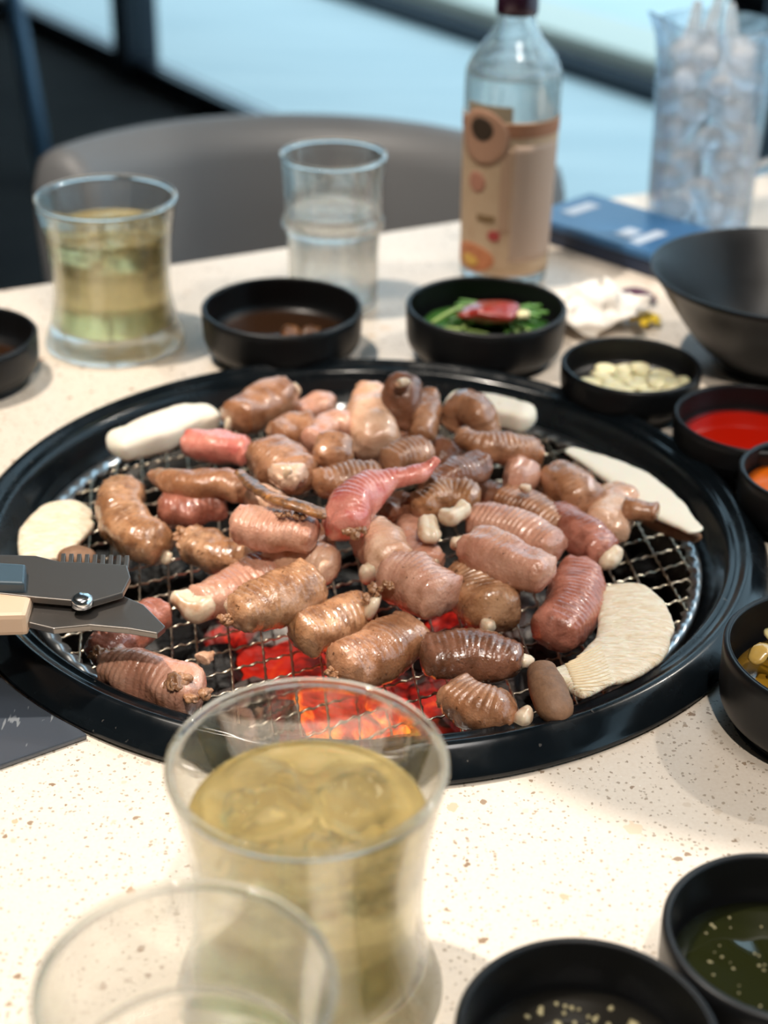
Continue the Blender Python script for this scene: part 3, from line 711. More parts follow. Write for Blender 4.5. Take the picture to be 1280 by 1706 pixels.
mush([(945, 748), (1000, 772), (1060, 808), (1112, 850), (1165, 886)], [22, 54, 76, 70, 26], .022, .24, M_MUSHW, 'long white mushroom slice with a brown underside edge at the right',
     cap=[(1070, 862, 22, .013), (1120, 882, 30, .013), (1168, 897, 24, .015)])

# ================================================================ black bowls
def bowl(c, R, H, label, foot=True, name='sauce_bowl', shape='straight', cat='bowl', wall=.0028):
    c = Vector((c[0], c[1], TZ))
    if shape == 'straight':
        outer = [(0, .0), (R*.78, 0), (R*.80, .0008), (R*.80, .003), (R*.83, .0042), (R*.93, .0075), (R*.975, .012), (R*.99, H*.55), (R, H-.0012)]
        inner = [(R-.0010, H), (R-wall*.75, H-.0002), (R-wall, H-.0016), (R-wall*1.15, H*.5), (R*.93-wall, .011), (R*.80-wall, .0062), (R*.5, .0050), (0, .0050)]
    else:
        outer = [(0, 0), (R*.42, 0), (R*.43, .002), (R*.44, .004), (R*.62, H*.28), (R*.80, H*.60), (R*.93, H*.86), (R, H-.0015)]
        inner = [(R, H), (R-.002, H+.0004), (R-.0035, H-.001), (R*.93-.0035, H*.86), (R*.8-.0035, H*.61), (R*.6, H*.31), (R*.4, .008), (0, .007)]
    prof = smoothp(outer, 3)+smoothp(inner, 3)
    o = obj(name, lathe(prof, c, 96), M_CERAM, loc=c); fixn(o)
    tag(o, label, cat, 'black bowls around the grill')
    return o, c
def disc(c, R, z, m, name, label, cat, wob=0, n=64, parent=None, dome=0):
    prof = [(0, z+dome), (R*.5, z+dome*.8), (R*.85, z+dome*.3), (R, z), (R*.97, z-.002), (0, z-.002)]
    V, Fc = lathe(prof, c, n)
    if wob:
        V = [v+Vector((0, 0, wob*noise.noise(v*60))) for v in V]
    o = obj(name, (V, Fc), m, parent, loc=None if parent else (c[0], c[1], c[2]+z)); fixn(o)
    if label: tag(o, label, cat)
    return o
BH = .034
b, c = bowl((-.0640, .886), .0490, BH-.002, 'black bowl of brown broth behind the grill, right of the tea glass')
m_br = mat('brown_broth', (.035, .016, .008, 1), .08, Coat_Weight=1)
disc(c, .0440, .0125, m_br, 'broth', 'dark brown broth in the bowl beside the tea glass', 'soup')
for k in range(6):
    r = random.Random(k); a = r.uniform(0, 6.28); q = r.uniform(.004, .02)
    tag(obj('meat_bit', rock((c.x+.004+q*math.cos(a), c.y-.006+q*math.sin(a)*.7, TZ+.0135), .0055, k, (1.3, 1, .6), a, 2), MEAT['char'], loc=(c.x+q*math.cos(a), c.y+q*math.sin(a), TZ+.012)), 'brown bit floating in the broth beside the tea glass', 'food', 'bits in the brown broth')
b, c = bowl((.0600, .889), .0490, BH, 'black bowl of green chives with red paste, in front of the bottle')
gm = [mat('chive_green', srgb(92, 140, 62), .4), mat('chive_dark', srgb(52, 98, 36), .4), mat('chive_light', srgb(150, 176, 96), .4)]
r = random.Random(9)
disc(c, .040, .019, gm[1], 'chive_juice', 'green juice and small leaves under the chives', 'food', wob=.004)
for k in range(44):
    a = r.gauss(.0, .55)+(PI if r.random() < .5 else 0); L = r.uniform(.012, .021); q = r.uniform(0, .024); t = r.uniform(0, 2*PI)
    m0 = Vector((c.x+q*math.cos(t), c.y+q*math.sin(t)*.9, TZ+.0230+r.uniform(0, .009)-q*.1))
    d = Vector((math.cos(a), math.sin(a), r.uniform(-.12, .12)))
    p0, p1 = m0-d*L, m0+d*L
    for pp in (p0, p1):
        dd = Vector((pp.x-c.x, pp.y-c.y)); 
        if dd.length > .0415: f = .0415/dd.length; pp.x = c.x+dd.x*f; pp.y = c.y+dd.y*f
    mm = (p0+p1)/2+Vector((0, 0, .002))
    V, Fc = tube([Vector(x) for x in smoothp([tuple(p0), tuple(mm), tuple(p1)], 4)], .0014, 6)
    tag(obj('chive_stalk', (V, Fc), gm[k % 3], loc=m0), 'cut green chive stalk in the bowl with red paste', 'vegetable', 'cut chives in the bowl')
m_paste = mat('red_paste', srgb(150, 44, 30), .25, Coat_Weight=.8); _n = N(m_paste); _v = _n.coord(); _n.set('Normal', _n.bump(_n.noise(_v, 160, 3), 1, .003)); _n.set('Base Color', _n.mix(_n.noise(_v, 200, 3), srgb(170, 50, 34), srgb(110, 28, 20)))
tag(obj('chili_paste', rock((c.x+.001, c.y-.012, TZ+.0330), .0165, 5, (1.15, .8, .34), 0, 3, .2, False), m_paste, loc=(c.x, c.y-.012, TZ+.022)), 'mound of red chili paste on top of the green chives', 'sauce')
tag(obj('garlic_bit', rock((c.x+.021, c.y-.016, TZ+.034), .004, 3, (1, 1, .6)), mat('garlic_cream', srgb(226, 216, 170), .4), loc=(c.x+.021, c.y-.016, TZ+.024)), 'pale garlic bit beside the red chili paste', 'food')
b, c = bowl((.1395, .819), .0400, .027, 'black bowl of sliced garlic behind the right of the grill ring')
m_gar = mat('garlic', srgb(236, 228, 186), .35, Subsurface_Weight=.2, Subsurface_Scale=.003, Coat_Weight=.3)
r = random.Random(3)
for k in range(22):
    a = k*2.4; q = .0275*math.sqrt((k+.5)/22)
    cc = (c.x+.002+q*math.cos(a), c.y-.002+q*math.sin(a)*.9, TZ+.0125+r.uniform(0, .005)+.003*(1-q/.03))
    tag(obj('garlic_slice', rock(cc, .0068, k, (1.2, .85, .35), r.uniform(0, 3), 2, .15, False), m_gar, loc=cc), 'sliced garlic piece in the small black bowl', 'garlic', 'garlic slices in the bowl')
b, c = bowl((.1965, .752), .0425, .027, 'black bowl of bright red chili sauce right of the garlic bowl')
m_red = mat('red_chili_sauce', srgb(178, 22, 5), .12, Coat_Weight=1)
disc(c, .0375, .0135, m_red, 'chili_sauce', 'bright red chili sauce in the bowl beside the garlic', 'sauce', dome=.001)
b, c = bowl((.2125, .684), .0370, .030, 'black bowl of orange sauce at the right edge above the side plate')
disc(c, .0325, .019, mat('orange_sauce', srgb(226, 104, 12), .15, Coat_Weight=1), 'orange_sauce', 'orange sauce in the bowl at the right edge', 'sauce', dome=.001)
b, c = bowl((-.2485, .838), .0450, .030, 'black bowl cut by the left edge, left of the tea glass')
disc(c, .040, .010, m_br, 'dark_sauce', 'dark sauce in the bowl at the left edge', 'sauce')
b, c = bowl((.2370, .884), .0800, .060, 'large black flared bowl at the upper right', shape='flared', name='large_bowl')
b, c = bowl((.1836, .5178), .0466, .036, 'black bowl of pickled vegetable shreds at the right, beside the large mushroom')
m_pk = [mat('pickle_pale', srgb(222, 206, 150), .25, Coat_Weight=.6, Subsurface_Weight=.2, Subsurface_Scale=.003), mat('pickle_amber', srgb(196, 160, 84), .25, Coat_Weight=.6)]
r = random.Random(5)
disc(c, .041, .0165, mat('pickle_juice', srgb(150, 112, 30), .1, Coat_Weight=1), 'pickle_juice', 'amber juice under the pickled vegetable shreds', 'sauce')
for k in range(44):
    t = r.uniform(0, 2*PI); q = .034*math.sqrt(r.random()); a = r.uniform(0, 2*PI)
    m0 = Vector((c.x+q*math.cos(t), c.y+q*math.sin(t), TZ+.0225+r.uniform(0, .013)*(1-q/.050)))
    d = Vector((math.cos(a), math.sin(a), 0)); L = r.uniform(.006, .010); sd = Vector((-d.y, d.x, 0))
    ps = [m0-d*L, m0+sd*.003+Vector((0, 0, .004)), m0+d*L]
    tag(obj('pickle_shred', sweep(ps, [.0030, .0044, .0026], .32, 2.2, 10, (0, .003), .0003, k, .8, .8, res=.002), m_pk[k % 2], loc=m0), 'pale pickled vegetable shred in the right hand bowl', 'vegetable', 'pickled vegetable shreds')
# the two dipping bowls at the bottom right
m_dip = mat('clear_dip', (.012, .011, .009, 1), .05, Coat_Weight=1, Coat_Roughness=.02)
m_bit = mat('onion_bit', srgb(150, 142, 108), .35, Coat_Weight=.4)
for cc, R, lb, lq, g, n_, sd, lift in (((.0618, .3215), .0388, 'black dipping bowl with garlicky broth, bottom edge beside the glasses', 'clear dark dip with chopped garlic in the bottom middle bowl', 'garlic bits in the bottom middle bowl', 110, 1, .0),
                     ((.1272, .3632), .0375, 'black dipping bowl with dark green oil in the bottom right corner', 'dark green oil dip in the bottom right bowl', 'seeds in the bottom right bowl', 60, 2, .0)):
    b, c = bowl(cc, R, .034, lb)
    disc(c, R-.0045, .0155, m_dip if sd == 1 else mat('olive_dip', (.012, .014, .004, 1), .05, Coat_Weight=1), 'dip', lq, 'sauce', wob=.0006)
    r = random.Random(sd); parts = []
    for k in range(n_):
        a = r.uniform(0, 2*PI); q = (R-.010)*math.sqrt(r.random()); s_ = r.uniform(.0004, .0011)*(1+1.2*(k % 11 == 0)) if sd == 1 else r.uniform(.00025, .0006)
        parts.append(rock((c.x+q*math.cos(a), c.y+q*math.sin(a), TZ+.0157), s_, k, (1.3, 1, .5), a, 1, .3, False))
    tag(obj('chopped_bits', join(*parts), m_bit, loc=(c.x, c.y, TZ+.0155)), g, 'food', kind='stuff')
# side plate under the ring at the right, panel at the left
c = Vector((.208, .598, TZ))
pl = obj('side_plate', lathe(smoothp([(0, .0), (.03, 0), (.031, .001), (.044, .0030), (.0500, .0058), (.0503, .0066), (.0492, .0070), (.042, .0042), (.032, .0030), (0, .0028)], 3), c, 72), M_ENAMEL, loc=c)
fixn(pl); tag(pl, 'small glossy black plate between the grill ring and the right edge', 'plate')
# moved clear of the ring
pl.location.x += .036; pl.location.y += .008
a = P(146, 1226, .002); d = (P(0, 1277, .002)-a); d.z = 0; d.normalize(); pn = Vector((d.y, -d.x, 0))
if pn.y < 0: pn = -pn
poly = [a, a+d*.22, a+d*.22+pn*.12]
# right edge of the panel follows the ring's outer edge
arc = []
for k in range(17):
    t = math.radians(236-k*3.6); arc.append(Vector((GC.x+.1975*math.cos(t), GC.y+.1975*math.sin(t), 0)))
arc = [q for q in arc if (q-a).dot(pn) > .001 and (q-a).dot(pn) < .118]
poly = [a, a+d*.24, a+d*.24+pn*.12, arc[-1]+d*.001] + arc[::-1]
# build as fan of quads so that it stays clean: left edge points paired with the arc
V = []; Fc = []
rows_ = [(a, a+d*.24)] + [(q, a+d*.24+pn*(q-a).dot(pn)) for q in arc]
for (p, q) in rows_:
    for t in (0, .004, .996, 1): pass
for z in (0.0004, .0030):
    for (p, q) in rows_:
        V.append(Vector((p.x, p.y, TZ+z))); V.append(Vector((q.x, q.y, TZ+z)))
m_ = len(rows_)
for i in range(m_-1):
    Fc.append((i*2, i*2+2, i*2+3, i*2+1)); o_ = m_*2
    Fc.append((o_+i*2, o_+i*2+1, o_+i*2+3, o_+i*2+2))
    Fc.append((i*2, o_+i*2, o_+i*2+2, i*2+2)); Fc.append((i*2+1, i*2+3, o_+i*2+3, o_+i*2+1))
Fc.append((0, 1, m_*2+1, m_*2)); Fc.append((m_*2-2, m_*4-2, m_*4-1, m_*2-1))
pt = fixn(obj('control_panel', (V, Fc), M_PANEL, loc=(a.x, a.y, TZ), smooth=False))
bv = pt.modifiers.new('bevel', 'BEVEL'); bv.width = .0008; bv.segments = 2
tag(pt, 'flat glossy dark grey panel against the ring at the lower left', 'panel')

# ================================================================ glasses
def rocks_glass(c, label, group):
    """flared tumbler, H 92 mm"""
    c = Vector((c[0], c[1], TZ))
    out = smoothp([(.0405, .0004), (.0432, .0020), (.0425, .0060), (.0385, .0180), (.0360, .0320), (.0358, .0460), (.0372, .0640), (.0398, .0800), (.0418, .0905)], 6)
    rim = [(.0419, .0916), (.0414, .0922), (.0405, .0920), (.0400, .0912)]
    inn = smoothp([(.0396, .0895), (.0374, .0780), (.0350, .0620), (.0337, .0460), (.0338, .0320), (.0352, .0190), (.0340, .0140), (.0260, .0118), (.0120, .0112)], 6)
    o = obj('rocks_glass', lathe([(0, .0012), (.03, .0012)]+out+rim+inn+[(0, .011)], c, 128), M_GLASS, loc=c); fixn(o)
    rim_bead(o, c, .0411, .0930, .0014); tag(o, label, 'glass', group); return o, c
M_RIM = mat('rim_glass', (.93, .96, .95, 1), .0, Transmission_Weight=1, IOR=1.5)
def rim_bead(o, c, R, z, r=.0015):
    pr = [(R+r*math.cos(2*PI*k/12), z+r*math.sin(2*PI*k/12)) for k in range(12)]
    fixn(obj('rim', lathe(pr, c, 128, closed=True), M_RIM, o))
def liquid(c, lvl, m, label, inn, seed=0, amp=.0006, name='iced_tea'):
    # the body of liquid, a hair inside the wall of the glass
    pr = [(0, inn[0][1])]+inn
    pr = [p for p in pr if p[1] < lvl-.0005]
    rt = pr[-1][0]; 
    nxt = [p for p in inn if p[1] >= lvl]
    rt = nxt[0][0] if nxt else rt
    pr += [(rt-.0001, lvl), (rt*.96, lvl-.0005)]+[(rt*f, lvl-.0005) for f in (.85, .7, .55, .4, .25, .1)]+[(0, lvl-.0005)]
    V, Fc = lathe(pr, c, 96)
    V = [v+Vector((0, 0, amp*noise.noise(Vector((v.x*70, v.y*70, seed)))*2.2)) if v.z > c.z+lvl-.0009 and (Vector((v.x-c.x, v.y-c.y)).length < rt*.9) else v for v in V]
    o = obj(name, (V, Fc), m, loc=c+Vector((0, 0, inn[0][1]))); fixn(o)
    tag(o, label, 'drink'); return o
INN = smoothp([(.0120, .0116), (.0258, .0122), (.0336, .0144), (.0348, .0190), (.0334, .0320), (.0333, .0460), (.0346, .0620), (.0370, .0780), (.0392, .0895)], 6)
def ice(c, spots, m, group, label):
    for k, (x, y, z, s) in enumerate(spots):
        cc = (c.x+x, c.y+y, c.z+z); r = random.Random(k*5+int(s*1e5))
        V, Fc = rock(cc, s*1.08, k+2, (1, .92, .85), r.uniform(0, 1.6), 4, .16, True); V = [v+Vector((0, 0, .0012*noise.noise(v*260))) for v in V]
        ax = Vector((r.uniform(-1, 1), r.uniform(-1, 1), .3)).normalized(); R = Matrix.Rotation(r.uniform(.1, .6), 3, ax)
        V = [R @ (v-Vector(cc))+Vector(cc) for v in V]
        tag(obj('ice_cube', (V, Fc), m, loc=cc), label if isinstance(label, str) else label[k], 'ice', group)
g1, c1 = rocks_glass((-.0215, .3690), 'flared tumbler of pale iced tea, largest and nearest in the middle', 'flared tumblers of iced tea')
liquid(c1, .0735, M_TEA, 'pale golden iced tea in the nearest tumbler', INN, 1, .0010)
ice(c1, [(-.012, .006, .066, .0125), (.014, .010, .067, .0115), (.004, -.014, .0655, .0115), (-.015, -.012, .056, .009), (.018, -.008, .060, .010)], M_ICE, 'ice cubes in the nearest tumbler', ['ice cube at the left rear of the nearest tumbler of tea', 'ice cube at the right rear of the nearest tumbler of tea', 'ice cube at the front middle of the nearest tumbler of tea', 'small ice cube low at the left front of the nearest tumbler of tea', 'small ice cube low at the right front of the nearest tumbler of tea'])
g2, c2 = rocks_glass((-.1690, .9005), 'flared tumbler of golden iced tea at the far left behind the grill', 'flared tumblers of iced tea')
liquid(c2, .0740, M_TEA, 'golden iced tea in the far left tumbler', INN, 4, .0008)
ice(c2, [(-.012, .006, .064, .012), (.013, -.006, .062, .0125), (.002, .014, .062, .011)], M_ICE, 'ice cubes in the far left tumbler', 'ice cube floating in the far left tumbler of tea')
def water_glass(c, label, R=.0345, H=.100):
    c = Vector((c[0], c[1], TZ)); k = R/.0345; hh = H/.1
    o_ = [(.0285, .0004), (.0300, .0015), (.0302, .010), (.0305, .040), (.0318, .0520), (.0340, .0555), (.0342, .0590), (.0325, .0630), (.0322, .0660), (.0330, .0850), (.0343, .0990)]
    i_ = [(.0330, .0985), (.0314, .0850), (.0306, .0660), (.0310, .0620), (.0318, .0580), (.0304, .0530), (.0288, .0400), (.0284, .0120), (.0270, .0090), (.0150, .0075)]
    pr = [(0, .001), (.02, .001)]+smoothp(o_, 4)+[(.0343, .0996), (.0338, .1), (.0332, .0996)]+smoothp(i_, 4)+[(0, .0072)]
    o = obj('water_glass', lathe([(a*k, b*hh) for a, b in pr], c, 112), M_GLASS, loc=c); fixn(o)
    rim_bead(o, c, .0337*k, .1006*hh, .0014); tag(o, label, 'glass', 'clear water glasses'); return c, [(a*k-.0002, b*hh) for a, b in smoothp(i_[::-1], 4)]
c3, inn3 = water_glass((-.0360, .9700), 'clear ridged water glass standing behind the bowl of brown broth', .0335, .100)
liquid(c3, .066, M_WATER, 'water in the glass behind the broth bowl', inn3, 2, .0003, 'drinking_water')
c4, inn4 = water_glass((-.0470, .2790), 'clear water glass in the bottom left corner, cut by the frame', .0372, .093)
liquid(c4, .030, M_WATER, 'shallow water in the bottom left glass', inn4, 3, .0002, 'drinking_water')

# ================================================================ bottle
bc = P(838, 452, 0); bc = Vector((bc.x, 1.030, TZ))
bc.x = (P(838, 455, 0).x)/(P(838, 455, 0).y)*1.030
BR = .0310
bt = empty('liquor_bottle', bc); tag(bt, 'clear glass bottle with a tan paper label and a dark purple cap', 'bottle')
bo = smoothp([(.024, .0004), (BR-.003, .001), (BR-.001, .005), (BR-.0008, .03), (BR, .08), (BR+.0008, .135), (BR-.001, .145), (.026, .153), (.0175, .163), (.0130, .172), (.0120, .180), (.0120, .200)], 6)
bi = [(.0100, .200), (.0100, .180), (.0112, .171), (.0158, .1618), (.0242, .1518), (BR-.0032, .144), (BR-.0020, .135), (BR-.0028, .08), (BR-.0036, .03), (BR-.0050, .008), (.012, .006)]
fixn(obj('glass_body', lathe([(0, .001)]+bo+smoothp(bi, 5)+[(0, .006)], bc, 112), M_GLASS, bt))
fixn(obj('liquor', lathe([(0, .0062)]+smoothp([(.012, .0062), (BR-.0052, .0082), (BR-.0038, .03), (BR-.003, .08), (BR-.0022, .135), (BR-.0026, .140)], 4)+[(0, .140)], bc, 96), M_WATER, bt))
M_CAPP = mat('dark_purple_cap', (.035, .010, .025, 1), .25, .3, Coat_Weight=.5)
fixn(obj('cap', lathe([(0, .2105), (.0125, .2105), (.0135, .2095), (.0137, .180), (.0134, .1775), (.0124, .1775), (.0122, .2005), (0, .2005)], bc, 64), M_CAPP, bt))
face = math.atan2(-bc.y, -bc.x)       # towards the camera
def brad(z):
    pts = [(.005, BR-.001), (.03, BR-.0008), (.08, BR), (.135, BR+.0008)]
    for (a, ra), (b_, rb) in zip(pts[:-1], pts[1:]):
        if z <= b_: return ra+(rb-ra)*max(0, (z-a))/(b_-a)
    return BR+.0008
def patch(name, a0, a1, z0, z1, off, m, parent, ell=False, label=None, top=None):
    """piece of paper wrapped round the bottle; angles in degrees from the side facing the table front"""
    V = []; Fc = []; na, nz = 40, 16
    if not ell:
        for i in range(nz+1):
            for j in range(na+1):
                t = j/na; zt = z1 if top is None else z1+top(t); z = z0+(zt-z0)*i/nz; a = face+math.radians(a0+(a1-a0)*t)
                for r in (brad(z)+off,): V.append(Vector((bc.x+r*math.cos(a), bc.y+r*math.sin(a), TZ+z)))
        for i in range(nz):
            for j in range(na): q = i*(na+1)+j; Fc.append((q, q+1, q+na+2, q+na+1))
    else:
        cz = (z0+z1)/2; ca = (a0+a1)/2; V.append(None); rings = 6
        for i in range(1, rings+1):
            for j in range(40):
                t = 2*PI*j/40; z = cz+(z1-z0)/2*i/rings*math.sin(t); a = face+math.radians(ca+(a1-a0)/2*i/rings*math.cos(t)); r = brad(z)+off
                V.append(Vector((bc.x+r*math.cos(a), bc.y+r*math.sin(a), TZ+z)))
        a = face+math.radians(ca); r = brad(cz)+off; V[0] = Vector((bc.x+r*math.cos(a), bc.y+r*math.sin(a), TZ+cz))
        for j in range(40): Fc.append((0, 1+j, 1+(j+1) % 40))
        for i in range(rings-1):
            for j in range(40): Fc.append((1+i*40+j, 1+(i+1)*40+j, 1+(i+1)*40+(j+1) % 40, 1+i*40+(j+1) % 40))
    o = obj(name, (V, Fc), m, parent); fixn(o)
    md = o.modifiers.new('thickness', 'SOLIDIFY'); md.thickness = .00012; md.offset = 0
    if label: o['label'] = label
    return o
M_LAB = mat('label_paper', srgb(187, 162, 133), .7); _n = N(M_LAB); _v = _n.coord(); _n.set('Base Color', _n.mix(_n.noise(_v, 60, 3), srgb(195, 172, 144), srgb(176, 146, 117)))
lab = patch('label', -100, 100, .010, .1150, .0004, M_LAB, bt)
patch('label_tab', -60, 2, .1150, .1250, .0004, mat('tab_paper', srgb(155, 141, 119), .7), bt)
patch('printed_band', -100, 100, .1050, .1142, .0007, mat('print_brown', srgb(155, 107, 79), .7), lab)
patch('round_print', -70, 0, .085, .122, .0009, mat('print_salmon', srgb(172, 132, 108), .7), lab, True)
patch('seal_print', -52, -20, .1015, .1165, .0012, mat('print_black', srgb(55, 40, 27), .6), lab, True, 'dark round seal')
patch('oval_print', -54, -28, .066, .080, .0007, mat('print_rose', srgb(174, 121, 101), .7), lab, True)
patch('vertical_print', -9, 4, .040, .098, .0006, mat('print_tan', srgb(172, 141, 117), .7), lab)
patch('panel_print', 6, 80, .020, .100, .0007, mat('print_mauve', srgb(174, 150, 133), .7), lab)
patch('wordmark_print', -38, -14, .0475, .0515, .0009, mat('print_olive', srgb(123, 95, 59), .7), lab)
patch('red_seal_print', -22, -6, .0345, .0420, .0009, mat('print_red', srgb(164, 62, 59), .7), lab, True, 'small red seal')
patch('orange_print', -78, -12, .0110, .0300, .0007, mat('print_orange', srgb(181, 114, 76), .7), lab, True)
patch('yellow_print', -62, -34, .0140, .0220, .0011, mat('print_yellow', srgb(199, 158, 76), .7), lab, True)

# ================================================================ ice jug
jc = Vector((.2330, 1.140, TZ))
jg = empty('ice_jug', jc); tag(jg, 'clear jug full of ice water at the upper right, behind the large bowl', 'jug')
JR = .0435
V, Fc = lathe([(0, .001)]+smoothp([(.033, .0005), (.0375, .0025), (.0385, .008), (.040, .07), (.0435, .150)], 5)+[(.0438, .1515), (.0425, .152), (.0418, .150)]+smoothp([(.0415, .148), (.0382, .07), (.0366, .012), (.030, .0075)], 5)+[(0, .007)], jc, 96)
SPD = Vector((-.5, -.2, 0)).normalized()
V2 = []
for v in V:
    q = Vector((v.x-jc.x, v.y-jc.y, 0)); k = max(0, q.normalized().dot(SPD))**14 if q.length > .01 else 0; z = v.z-TZ
    V2.append(v+SPD*(k*.014*max(0, (z-.11)/.04)**2)+Vector((0, 0, k*.010*max(0, (z-.11)/.04))))
fixn(obj('jug_body', (V2, Fc), M_CLEARPLASTIC, jg))
hd = Vector((.8, .2, 0)).normalized()
hp = smoothp([tuple(jc+hd*.040+Vector((0, 0, .135))), tuple(jc+hd*.066+Vector((0, 0, .138))), tuple(jc+hd*.076+Vector((0, 0, .10))), tuple(jc+hd*.068+Vector((0, 0, .055))), tuple(jc+hd*.039+Vector((0, 0, .040)))], 8)
obj('handle', tube([Vector(p) for p in hp], .0055, 10), M_CLEARPLASTIC, jg)
V, Fc = lathe([(0, .0078)]+smoothp([(.030, .0078), (.0362, .0125), (.0378, .07), (.0392, .105)], 4)+[(0, .105)], jc, 72)
fixn(tag(obj('ice_water', (V, Fc), M_WATER, loc=jc+Vector((0, 0, .0078))), 'water around the ice in the jug', 'drink'))
r = random.Random(12); k = 0
for lay in range(7):
    for j in range(5):
        a = j*2*PI/5+lay*.7; q = .0225 if j else .0225
        cc = jc+Vector((q*math.cos(a), q*math.sin(a), .020+lay*.0185)); k += 1
        V, Fc = rock(cc, .0098, k, (1, 1, .92), r.uniform(0, 2), 2, .12, True)
        tag(obj('ice_cube', (V, Fc), M_ICEW, loc=cc), 'frosted ice cube in the jug', 'ice', 'ice cubes in the jug')
for a, b_, ln in ((1.9, .25, .06), (2.6, .1, .052), (.8, -.15, .05)):
    p0 = jc+Vector((.022*math.cos(a), .022*math.sin(a), .112)); p1 = p0+Vector((b_*.04, .0, ln))
    V, Fc = sweep([p0, (p0+p1)/2, p1], [.007, .006, .003], .7, 2.5, 10, (0, 1), .0006, k, .5, .5, res=.004); k += 1
    tag(obj('ice_shard', (V, Fc), M_ICEW, loc=p0), 'long ice shard sticking up out of the jug', 'ice', 'ice shards in the jug')

# ================================================================ packet, napkin, flower
pa = P(920, 412, 0); pb = P(1065, 460, 0); dx = (pb-pa).normalized(); px_ = Vector((-dx.y, dx.x, 0))
if px_.y < 0: px_ = -px_
pc = (pa+pb)/2 + px_*.040 - dx*.004
M_BLUE = mat('blue_card', srgb(44, 88, 130), .35); M_BLUED = mat('navy_card', srgb(24, 38, 62), .5)
pk = empty('blue_packet', (pc.x, pc.y, TZ)); tag(pk, 'flat blue packet on the table right of the bottle', 'packet')
ra = math.atan2(dx.y, dx.x)
obj('tray', box((pc.x, pc.y, TZ+.006), .128, .074, .0115, ra, .0015), M_BLUED, pk, smooth=False)
obj('lid', box((pc.x, pc.y, TZ+.0145), .130, .076, .0060, ra, .0018), M_BLUE, pk, smooth=False)
M_PW = mat('print_white', srgb(170, 182, 198), .5)
for u_, v_, su, sv in ((-.045, .002, .012, .032), (.012, -.014, .012, .018), (.028, -.012, .010, .034)):
    q = pc+dx*u_+px_*v_; obj('printed_mark', box((q.x, q.y, TZ+.0176), su, sv, .0003, ra), M_PW, pk, smooth=False)
M_NAP = mat('paper_napkin', srgb(232, 226, 218), .85); _n = N(M_NAP); _v = _n.coord(); _n.set('Normal', _n.bump(_n.noise(_v, 60, 4), .5, .004))
nc = P(988, 515, .01); V, Fc = rock((nc.x, nc.y, TZ+.012), .026, 8, (1.15, .95, .46), .4, 4, .30, False)
V = [v+Vector((noise.noise(v*95), noise.noise(v*95+Vector((5, 5, 5))), noise.noise(v*80+Vector((9, 1, 2)))))*.0075 for v in V]; V = [Vector((v.x, v.y, max(v.z, TZ+.0004))) for v in V]
fixn(tag(obj('crumpled_napkin', (V, Fc), M_NAP, loc=(nc.x, nc.y, TZ)), 'crumpled white paper napkin between the chive bowl and large bowl', 'napkin'))
fc = P(1075, 533, .003); fl = empty('yellow_flower', (fc.x, fc.y, TZ)); tag(fl, 'small yellow flower lying beside the large black bowl', 'flower')
m_y = mat('petal_yellow', srgb(232, 194, 20), .6); m_p = mat('petal_purple', srgb(74, 34, 58), .6)
for k in range(6):
    a = k*PI/3+.3; d = Vector((math.cos(a), math.sin(a), 0)); p0 = Vector((fc.x, fc.y, TZ+.003))
    obj('petal', sweep([p0+d*.001, p0+d*.006+Vector((0, 0, .0025)), p0+d*.0115], [.0016, .0040, .0022], .25, 2, 10, (0, 1), 0, k, .8, .8, res=.002), m_y, fl)
obj('flower_centre', rock((fc.x, fc.y, TZ+.004), .0028, 3, (1, 1, .8), 0, 2, .1, False), mat('flower_heart', srgb(150, 104, 20), .7), fl)
lc = P(1058, 497, .003)
lf = obj('purple_leaf', sweep([Vector((lc.x-.012, lc.y+.004, TZ+.004)), Vector((lc.x, lc.y, TZ+.007)), Vector((lc.x+.014, lc.y-.005, TZ+.0035))], [.004, .009, .004], .28, 2, 14, (0, 1), .0004, 4, .8, .8, res=.002, lump=.002), m_p, loc=(lc.x, lc.y, TZ))
tag(lf, 'dark purple leaf lying behind the yellow flower', 'leaf')

# ================================================================ scissors
sc = empty('kitchen_scissors', P(135, 1000, .045)); tag(sc, 'kitchen scissors reaching in over the left of the grill', 'scissors')
m_bl = mat('scissor_steel', (.22, .20, .185, 1), .34, .9); m_hd = mat('scissor_handle_beige', srgb(206, 176, 150), .45); m_hb = mat('scissor_handle_dark', srgb(58, 76, 88), .4)
def ppoly(pts, h): return [P(x, y, h) for x, y in pts]
def slab(pts, h, th, bev=.0005): 
    q = ppoly(pts, h); return prism(q, q[0].z-th/2, q[0].z+th/2, bev)
obj('blade', slab([(-30, 928), (60, 930), (100, 940), (160, 942), (212, 946), (218, 966), (205, 992), (150, 1008), (60, 1000), (-30, 990)], .047, .0028), m_bl, sc, smooth=False)
obj('blade', slab([(40, 990), (110, 985), (190, 990), (240, 1012), (276, 1048), (262, 1060), (215, 1052), (150, 1046), (90, 1052), (40, 1040)], .042, .0028), m_bl, sc, smooth=False)
for k in range(9):
    x = 100+k*13.2
    obj('tooth', slab([(x, 950), (x+8.5, 950), (x+10, 926+k*.4), (x+2.5, 926+k*.4)], .047, .0026, .0003), m_bl, sc, smooth=False)
q = P(137, 1000, .0495)
fixn(obj('pivot', lathe([(0, .0022), (.0028, .0020), (.0042, .0010), (.0045, -.002), (0, -.002)], q, 32), mat('pivot_steel', (.7, .72, .74, 1), .18, 1), sc))
obj('handle_arm', slab([(-200, 935), (44, 950), (42, 982), (-200, 975)], .0500, .006, .001), m_hb, sc, smooth=False)
obj('handle_arm', slab([(-200, 965), (62, 985), (46, 1042), (-200, 1048)], .0430, .010, .002), m_hd, sc, smooth=False)['label'] = 'beige handle'

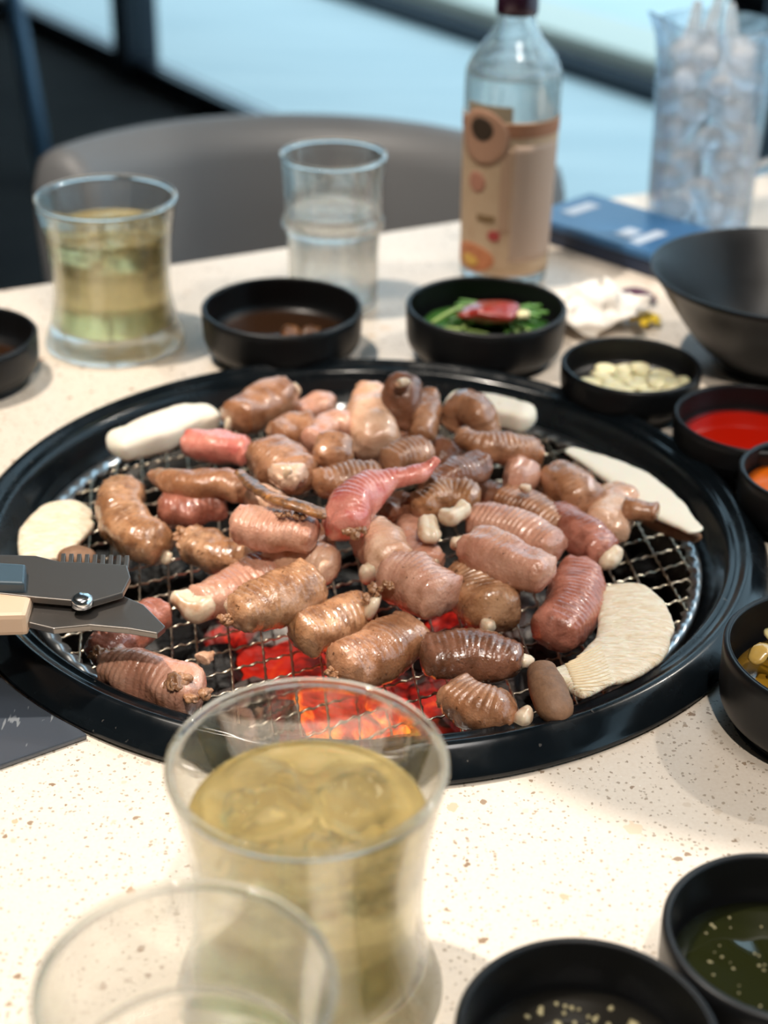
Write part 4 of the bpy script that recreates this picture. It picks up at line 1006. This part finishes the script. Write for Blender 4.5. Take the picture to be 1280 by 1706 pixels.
# ================================================================ chair behind the table, rail
cc = Vector((-.078, 1.215, 0)); ch = empty('tub_chair', (cc.x, cc.y, 0)); tag(ch, 'grey tub chair with a curved backrest across the table', 'chair')
V = []; Fc = []; na = 64; amax = math.radians(74)
rowsn = None
for i in range(na+1):
    t = -amax+2*amax*i/na; e = abs(t)/amax
    top = TZ+.0-.0*e; 
    drop = .15*max(0, (e-.86)/.14)**2.2
    top = top-drop; R1 = .252; th = .062; zb = .40
    sec = []
    for s in range(9): a_ = PI*s/8; sec.append((R1-th/2+th/2*math.cos(PI-a_)*-1*-1, top-th/2+th/2*math.sin(a_)))
    zs = [top-th/2-(top-th/2-zb)*k/6 for k in range(1, 7)]
    prof_ = [(R1-th, z) for z in reversed(zs)] + [(r_, z_) for r_, z_ in sec] + [(R1, z) for z in zs]
    d = Vector((math.sin(t), math.cos(t), 0))
    for r_, z_ in prof_:
        lean = (z_-zb)*.22
        V.append(cc+d*(r_+lean-.070)+Vector((0, 0, z_)))
    rowsn = len(prof_)
for i in range(na):
    for j in range(rowsn): Fc.append((i*rowsn+j, i*rowsn+(j+1) % rowsn, (i+1)*rowsn+(j+1) % rowsn, (i+1)*rowsn+j))
Fc.append(tuple(range(rowsn))); Fc.append(tuple(range(na*rowsn+rowsn-1, na*rowsn-1, -1)))
fixn(obj('backrest', (V, Fc), M_CHAIR, ch))
fixn(obj('seat', lathe(smoothp([(0, .395), (.16, .395), (.20, .405), (.208, .43), (.20, .455), (.16, .465), (0, .468)], 4), cc, 64), M_CHAIR, ch))
for sx, sy in ((-1, -1), (1, -1), (-1, 1), (1, 1)):
    obj('leg', tube([cc+Vector((sx*.12, sy*.12, .40)), cc+Vector((sx*.17, sy*.17, .0))], [.013, .009], 10), M_DKMETAL, ch)
# slanted rail at the far left
p0 = P(18, 20, -TZ+.45); p1 = P(72, 260, -TZ+.02)
ray0 = ray(22, 0); ray1 = ray(78, 300); o0 = Vector((0, 0, HC+TZ))
b1 = o0+ray1*((0.01-o0.z)/ray1.z); D1 = depth(b1); b0 = o0+ray0*(D1*1.02)
rl = obj('slanted_rail', tube([b0+(b0-b1)*.25, b1], .022, 12), mat('blue_grey_metal', srgb(70, 96, 118), .5, .3), loc=b1)
tag(rl, 'slanted blue grey metal rail leaning at the upper left', 'rail')

# ================================================================ exhaust hood above the grill
hc = Vector((GC.x, GC.y, TZ+.47))
hh_ = empty('exhaust_hood', hc+Vector((0, 0, 0))); tag(hh_, 'round steel exhaust hood hanging over the grill', 'hood')
mh = mat('hood_steel', (.3, .3, .3, 1), .35, .9)
fixn(obj('hood_cone', lathe([(.150, 0), (.152, .004), (.10, .05), (.055, .10), (.055, .104), (.052, .104), (.052, .10), (.096, .05), (.147, .002)], hc, 72, closed=True), mh, hh_))
fixn(obj('duct', lathe([(.055, .10), (.055, 1.48), (.052, 1.48), (.052, .10)], hc, 48, closed=True), mh, hh_))
